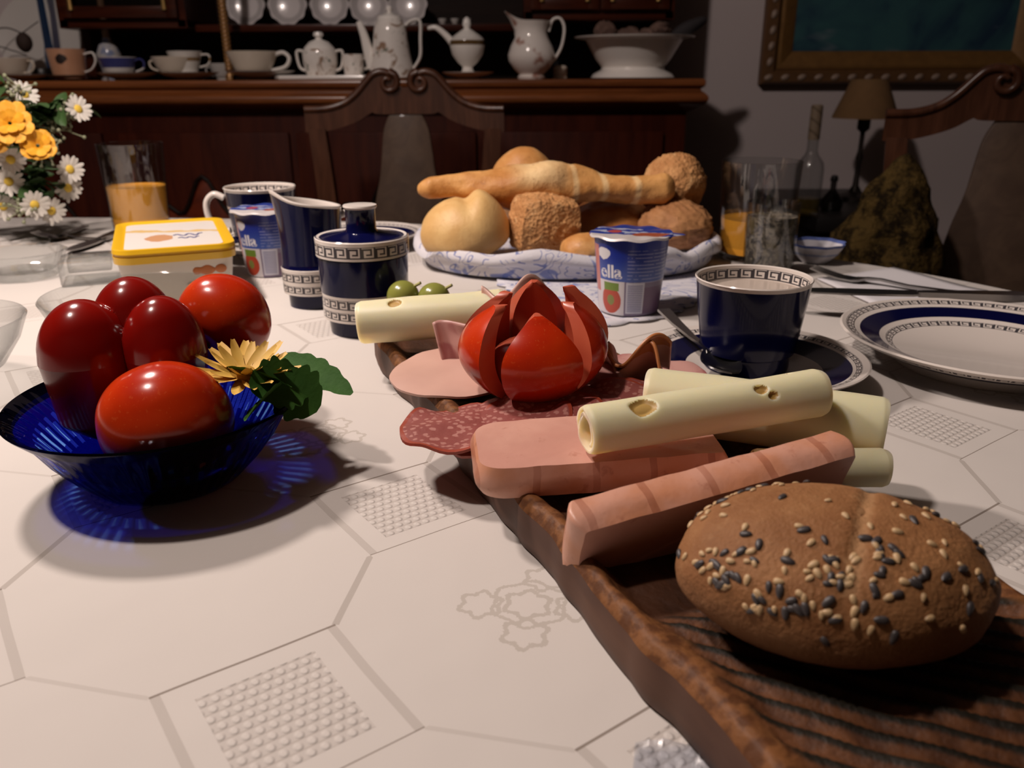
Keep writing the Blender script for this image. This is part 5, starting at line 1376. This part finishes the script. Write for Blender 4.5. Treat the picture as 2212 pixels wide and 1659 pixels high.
# thick slices of meat loaf
def _loafm(x):
    X, Y, Z = x.obj(); n = x.noise(30, 3); n2 = x.noise(110, 3, None, .6)
    c = x.mix(n.ramp(.35, .65), (.54, .275, .215), (.62, .34, .265)); c = x.mix(n2.ramp(.62, .76) * .5, c, (.36, .13, .085))
    crust_ = Z.abs() * 0.0
    x.set(col=c, rough=.4, spec=.5).bump(n2, .0006, .5)
MLT = pmat('meat loaf slice', _loafm)
def _loafc(x):
    X, Y, Z = x.obj(); n = x.noise(45, 3); n2 = x.noise(140, 3, None, .6)
    c = x.mix(n.ramp(.35, .7), (.58, .30, .215), (.54, .23, .12)); st_ = ((X + .006 + (n - .5) * .004) * (1 / .026)).frac().lt(.13)
    c = x.mix(st_ * (n * .9) , c, (.27, .075, .035)); c = x.mix(n2.ramp(.6, .75) * .5, c, (.33, .11, .06)); x.set(col=c, rough=.4, spec=.5).bump(n2, .0006, .5)
MLC = pmat('meat loaf grilled rim', _loafc)
def slice_(label, L, D, th, loc, rot, rl=.02, rr=.004, seed=0):
    t = thing('meat_loaf_slice', label, 'cold cut', loc); t.rotation_euler = rot
    out = []
    for cx, cy, a0, r_ in ((L / 2 - rr, D / 2 - rr, 0, rr), (-L / 2 + rl, D / 2 - rl * .8, PI / 2, rl), (-L / 2 + rl, -D / 2 + rl * .8, PI, rl), (L / 2 - rr, -D / 2 + rr, 1.5 * PI, rr)):
        for i in range(9):
            a = a0 + PI / 2 * i / 8; out.append((cx + r_ * math.cos(a), cy + (r_ if r_ == rr else r_ * .8) * math.sin(a)))
    o2 = []
    for i in range(len(out)):
        a, b = Vector(out[i]), Vector(out[(i + 1) % len(out)]); n = max(1, int((b - a).length / .004))
        o2 += [a.lerp(b, k / n) for k in range(n)]
    rim = G(); rows = []
    for k in range(7):
        u = k / 6; sw = .0007 * math.sin(PI * u)
        rows.append([Vector((p.x * (1 + sw / L * 8), p.y * (1 + sw / D * 5), th * (u - .5) + .0007 * nz(p.x * 60, p.y * 60, seed))) + Vector((.0007 * nz(p.x * 90, p.y * 90, u * 2 + seed), .0007 * nz(p.y * 90, p.x * 90, u * 2 + seed), 0)) for p in o2])
    rim.grid(rows, closeu=True).build('grilled_rim', MLC, t, smooth=45)
    n = len(o2)
    for nm, rw in (('cut_face', rows[0]), ('cut_face', rows[-1])):
        g = G(); c_ = sum((Vector(p) for p in rw), Vector()) / n
        rr_ = [[c_.lerp(p, q) + Vector((0, 0, .0004 * nz(p.x * 80 * q, p.y * 80 * q, seed))) * (1 - q) for p in rw] for q in (.02, .3, .6, .85, 1.0)]
        g.grid(rr_, closeu=True); g.f.append(list(range(n))); g.mi.append(0); g.build(nm, MLT, t, smooth=40)
    return t
slice_('pink meat loaf slice lying flat with grilled rim under the front cheese', .108, .046, .0150, (.0380, .3490, .7825), (.06, -.03, math.radians(6)), .012, .002, 1)
slice_('front meat loaf slice standing on edge before the cheese roll', .120, .034, .0150, (.0790, .2960, .7830), (math.radians(98), 0, math.radians(19.5)), .0018, .0018, 5)
bpy.data.objects['meat_loaf_slice.001'].rotation_euler = (Matrix.Rotation(math.radians(19.9), 3, 'Z') @ Matrix.Rotation(math.radians(-5.5), 3, 'Y') @ Matrix.Rotation(math.radians(112), 3, 'X')).to_euler()

# tomato cut into a tulip
tt = thing('cut_tomato', 'red tomato cut into pointed wedges like a tulip', 'tomato', (.0110, .4360, .7800), math.radians(10))
TOMI = pmat('tomato inside', lambda x: x.set(col=x.mix(x.noise(60, 3), (.42, .055, .025), (.52, .12, .06)), rough=.35, spec=.5))
TR_, TH_ = .0395, .0540
def tulip_r(u): return TR_ * math.sin(PI * (.12 + .80 * u)) ** .62 if u < .5 else TR_ * max(.30, math.sin(PI * (.12 + .80 * u))) ** .62
wd = [(-92, 66, 2, .90), (-28, 52, 5, .97), (22, 48, 9, 1.05), (75, 56, 3, 1.08), (132, 54, 2, 1.0), (188, 58, 3, .94)]
for i, (deg, span, open_, hk) in enumerate(wd):
    a0 = math.radians(deg); sp = math.radians(span)
    nU, nA = 22, 14; rows_o = []; rows_i = []
    for k in range(nU + 1):
        u = k / nU
        width = sp * (1 if u < .55 else math.sqrt(max(0.0, 1 - ((u - .55) / .46) ** 2)))
        ro, ri = [], []
        for j in range(nA + 1):
            a = a0 + width * (j / nA - .5); rr = tulip_r(u); z = TH_ * hk * u
            op = math.sin(math.radians(open_)) * z
            cx, cy = math.cos(a0) * op, math.sin(a0) * op
            ro.append(Vector((rr * math.cos(a) + cx, rr * math.sin(a) + cy, z)))
            edge_ = abs(2 * j / nA - 1)
            q = rr * (.70 - .10 * (1 - edge_ ** 2)) * (1 if u > .15 else u / .15 * .8 + .2)
            ri.append(Vector((q * math.cos(a) + cx, q * math.sin(a) + cy, z)))
        rows_o.append(ro); rows_i.append(ri)
    g = G(); g.grid(rows_o); g.k = 1; g.grid(rows_i)
    n = nA + 1; o2 = (nU + 1) * n
    for k in range(nU):
        for j in (0, nA):
            g.f.append([k * n + j, (k + 1) * n + j, o2 + (k + 1) * n + j, o2 + k * n + j]); g.mi.append(1)
    for k in (0, nU):
        for j in range(nA): g.f.append([k * n + j, k * n + j + 1, o2 + k * n + j + 1, o2 + k * n + j]); g.mi.append(1)
    g.build('tomato_wedge', [TOM, TOMI], tt, smooth=50)
G().blob(lambda d: Vector((d.x * .024, d.y * .024, .016 + d.z * .0155)), 24, 14).build('tomato_core', TOMI, tt)

# grapes behind the rear cheese roll
gr0 = None
GRP = pmat('green grape', lambda x: x.set(col=x.mix(x.noise(40, 2), (.17, .19, .035), (.27, .27, .06)), rough=.22, spec=.5))
for lab, p in (('green grape nearest the sugar pot behind the rear cheese roll', (-0.0831, 0.6191, 0.7880)), ('green grape right of its neighbour behind the rear cheese roll', (-0.0591, 0.6156, 0.7870))):
    t = thing('grape', lab, 'grape', p)
    G().blob(lambda d: Vector((d.x * .0125, d.y * .0120, d.z * .0122)), 32, 20).build('grape_berry', GRP, t)
    G().tube([(.009, 0, .008), (.014, -.002, .011)], .0012, 8).build('grape_stem', mat('pale stem', (.42, .40, .16), .7), t)

# ------------------------------------------------------------------ seeded dark roll in front
RX_, RY_, RZ_ = .0520, .0400, .0255
rl = thing('seeded_roll', 'dark oval bread roll with sunflower and sesame seeds in front', 'bread', (.1035, .2325, .7940), math.radians(-9)); rl.scale = (.945, .95, .97)
def roll(d):
    k = 1 + .035 * noise.noise(d * 1.8 + Vector((3, 1, 2))) + .010 * noise.noise(d * 7)
    p = Vector((d.x * RX_, d.y * RY_, d.z * RZ_)) * k
    if d.z < 0: p.z = -RZ_ * .90 * abs(d.z) ** .8 * k
    # a shallow crease running over the top
    cr = d.x - .16 - .25 * d.y
    if d.z > 0: p -= d * .0016 * math.exp(-(cr / .045) ** 2) * d.z
    return p
def _roll(x):
    X, Y, Z = x.obj(); n = x.noise(30, 4, None, .6); n2 = x.noise(260, 3, None, .7)
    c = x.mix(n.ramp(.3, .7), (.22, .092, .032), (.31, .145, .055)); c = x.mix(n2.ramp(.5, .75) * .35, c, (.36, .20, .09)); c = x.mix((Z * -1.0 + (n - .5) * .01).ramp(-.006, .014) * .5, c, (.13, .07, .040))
    cr = (X - .0083 - Y * .32 + (n2 - .5) * .004).abs(); c = x.mix(cr.ramp(.0035, .001) * Z.gt(.012) * .45, c, (.46, .27, .13))
    x.set(col=c, rough=.7, spec=.3).bump(n2 * .6 + x.noise(700, 2) * .4, .0010, .9)
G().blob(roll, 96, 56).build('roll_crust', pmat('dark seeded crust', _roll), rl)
ses = G().blob(lambda d: Vector((d.x * .00165 * (1 - .25 * d.x), d.y * .00105, d.z * .00070)), 10, 6)
sun = G().blob(lambda d: Vector((d.x * .0021 * (1 - .2 * d.x), d.y * .00115, d.z * .00075)), 10, 6)
SES = pmat('sesame', lambda x: x.set(col=x.mix(x.noise(400, 1), (.44, .28, .13), (.60, .43, .24)), rough=.5)); SUN = pmat('dark seed', lambda x: x.set(col=x.mix(x.noise(400, 1), (.030, .026, .028), (.075, .062, .058)), rough=.45))
first = {}
rnd = random.Random(21)
cl = [Vector((rnd.uniform(-1, 1), rnd.uniform(-1, .7), rnd.uniform(.1, 1))).normalized() for _ in range(14)]
cl += [Vector((-.35, -.75, .45)).normalized(), Vector((-.1, -.8, .4)).normalized(), Vector((-.7, -.55, .3)).normalized(), Vector((.1, -.7, .6)).normalized()] * 2
def put(kind, d):
    p = roll(d); e = .01; up = Vector((d.x / RX_, d.y / RY_, d.z / RZ_)).normalized()
    if kind not in first:
        first[kind] = (ses if kind == 'sesame_seed' else sun).build(kind, SES if kind == 'sesame_seed' else SUN, rl); o = first[kind]
    else: o = first[kind].copy(); COL.objects.link(o); o.parent = rl
    o.location = p + up * .0003; o.rotation_mode = 'QUATERNION'
    o.rotation_quaternion = (Vector((0, 0, 1)).rotation_difference(up).to_matrix() @ Matrix.Rotation(rnd.uniform(0, PI), 3, 'Z')).to_quaternion()
    s_ = rnd.uniform(.8, 1.2); o.scale = (s_, s_, s_)
for i in range(130):
    if rnd.random() < .5:
        c = rnd.choice(cl); d = (c + Vector((rnd.gauss(0, .17), rnd.gauss(0, .17), rnd.gauss(0, .17)))).normalized()
    else: d = Vector((rnd.uniform(-1, 1), rnd.uniform(-1, 1), rnd.uniform(.0, 1))).normalized()
    if d.z < -.05: d.z = abs(d.z); 
    put('sesame_seed', d)
for i in range(84):
    if rnd.random() < .7:
        c = rnd.choice(cl); d = (c + Vector((rnd.gauss(0, .2), rnd.gauss(0, .2), rnd.gauss(0, .2)))).normalized()
    else: d = Vector((rnd.uniform(-1, 1), rnd.uniform(-1, 1), rnd.uniform(.0, 1))).normalized()
    if d.z < -.05: d.z = abs(d.z)
    put('sunflower_seed', d)

# crumpled clear film lying beside the board at the bottom edge
c = (0.0488, 0.1971, 0.7502)
g = G(); rows = []
for i in range(29):
    row = []
    for j in range(29):
        u, v = i / 28 - .5, j / 28 - .5; q = Vector((u * 7, v * 7, 3.0))
        row.append(Vector((c[0] + .003 + u * .040 + v * .012, c[1] - .022 + v * .055, .7506 + .0040 * max(0, .25 + noise.noise(q) + .5 * noise.noise(q * 2.3)))))
    rows.append(row)
o = g.grid(rows).build('plastic_film', glassmat('bluish clear film', (.86, .89, .95), rough=.3), None, smooth=25); tag(o, 'small crumpled clear bluish plastic film beside the board, bottom edge', 'film')
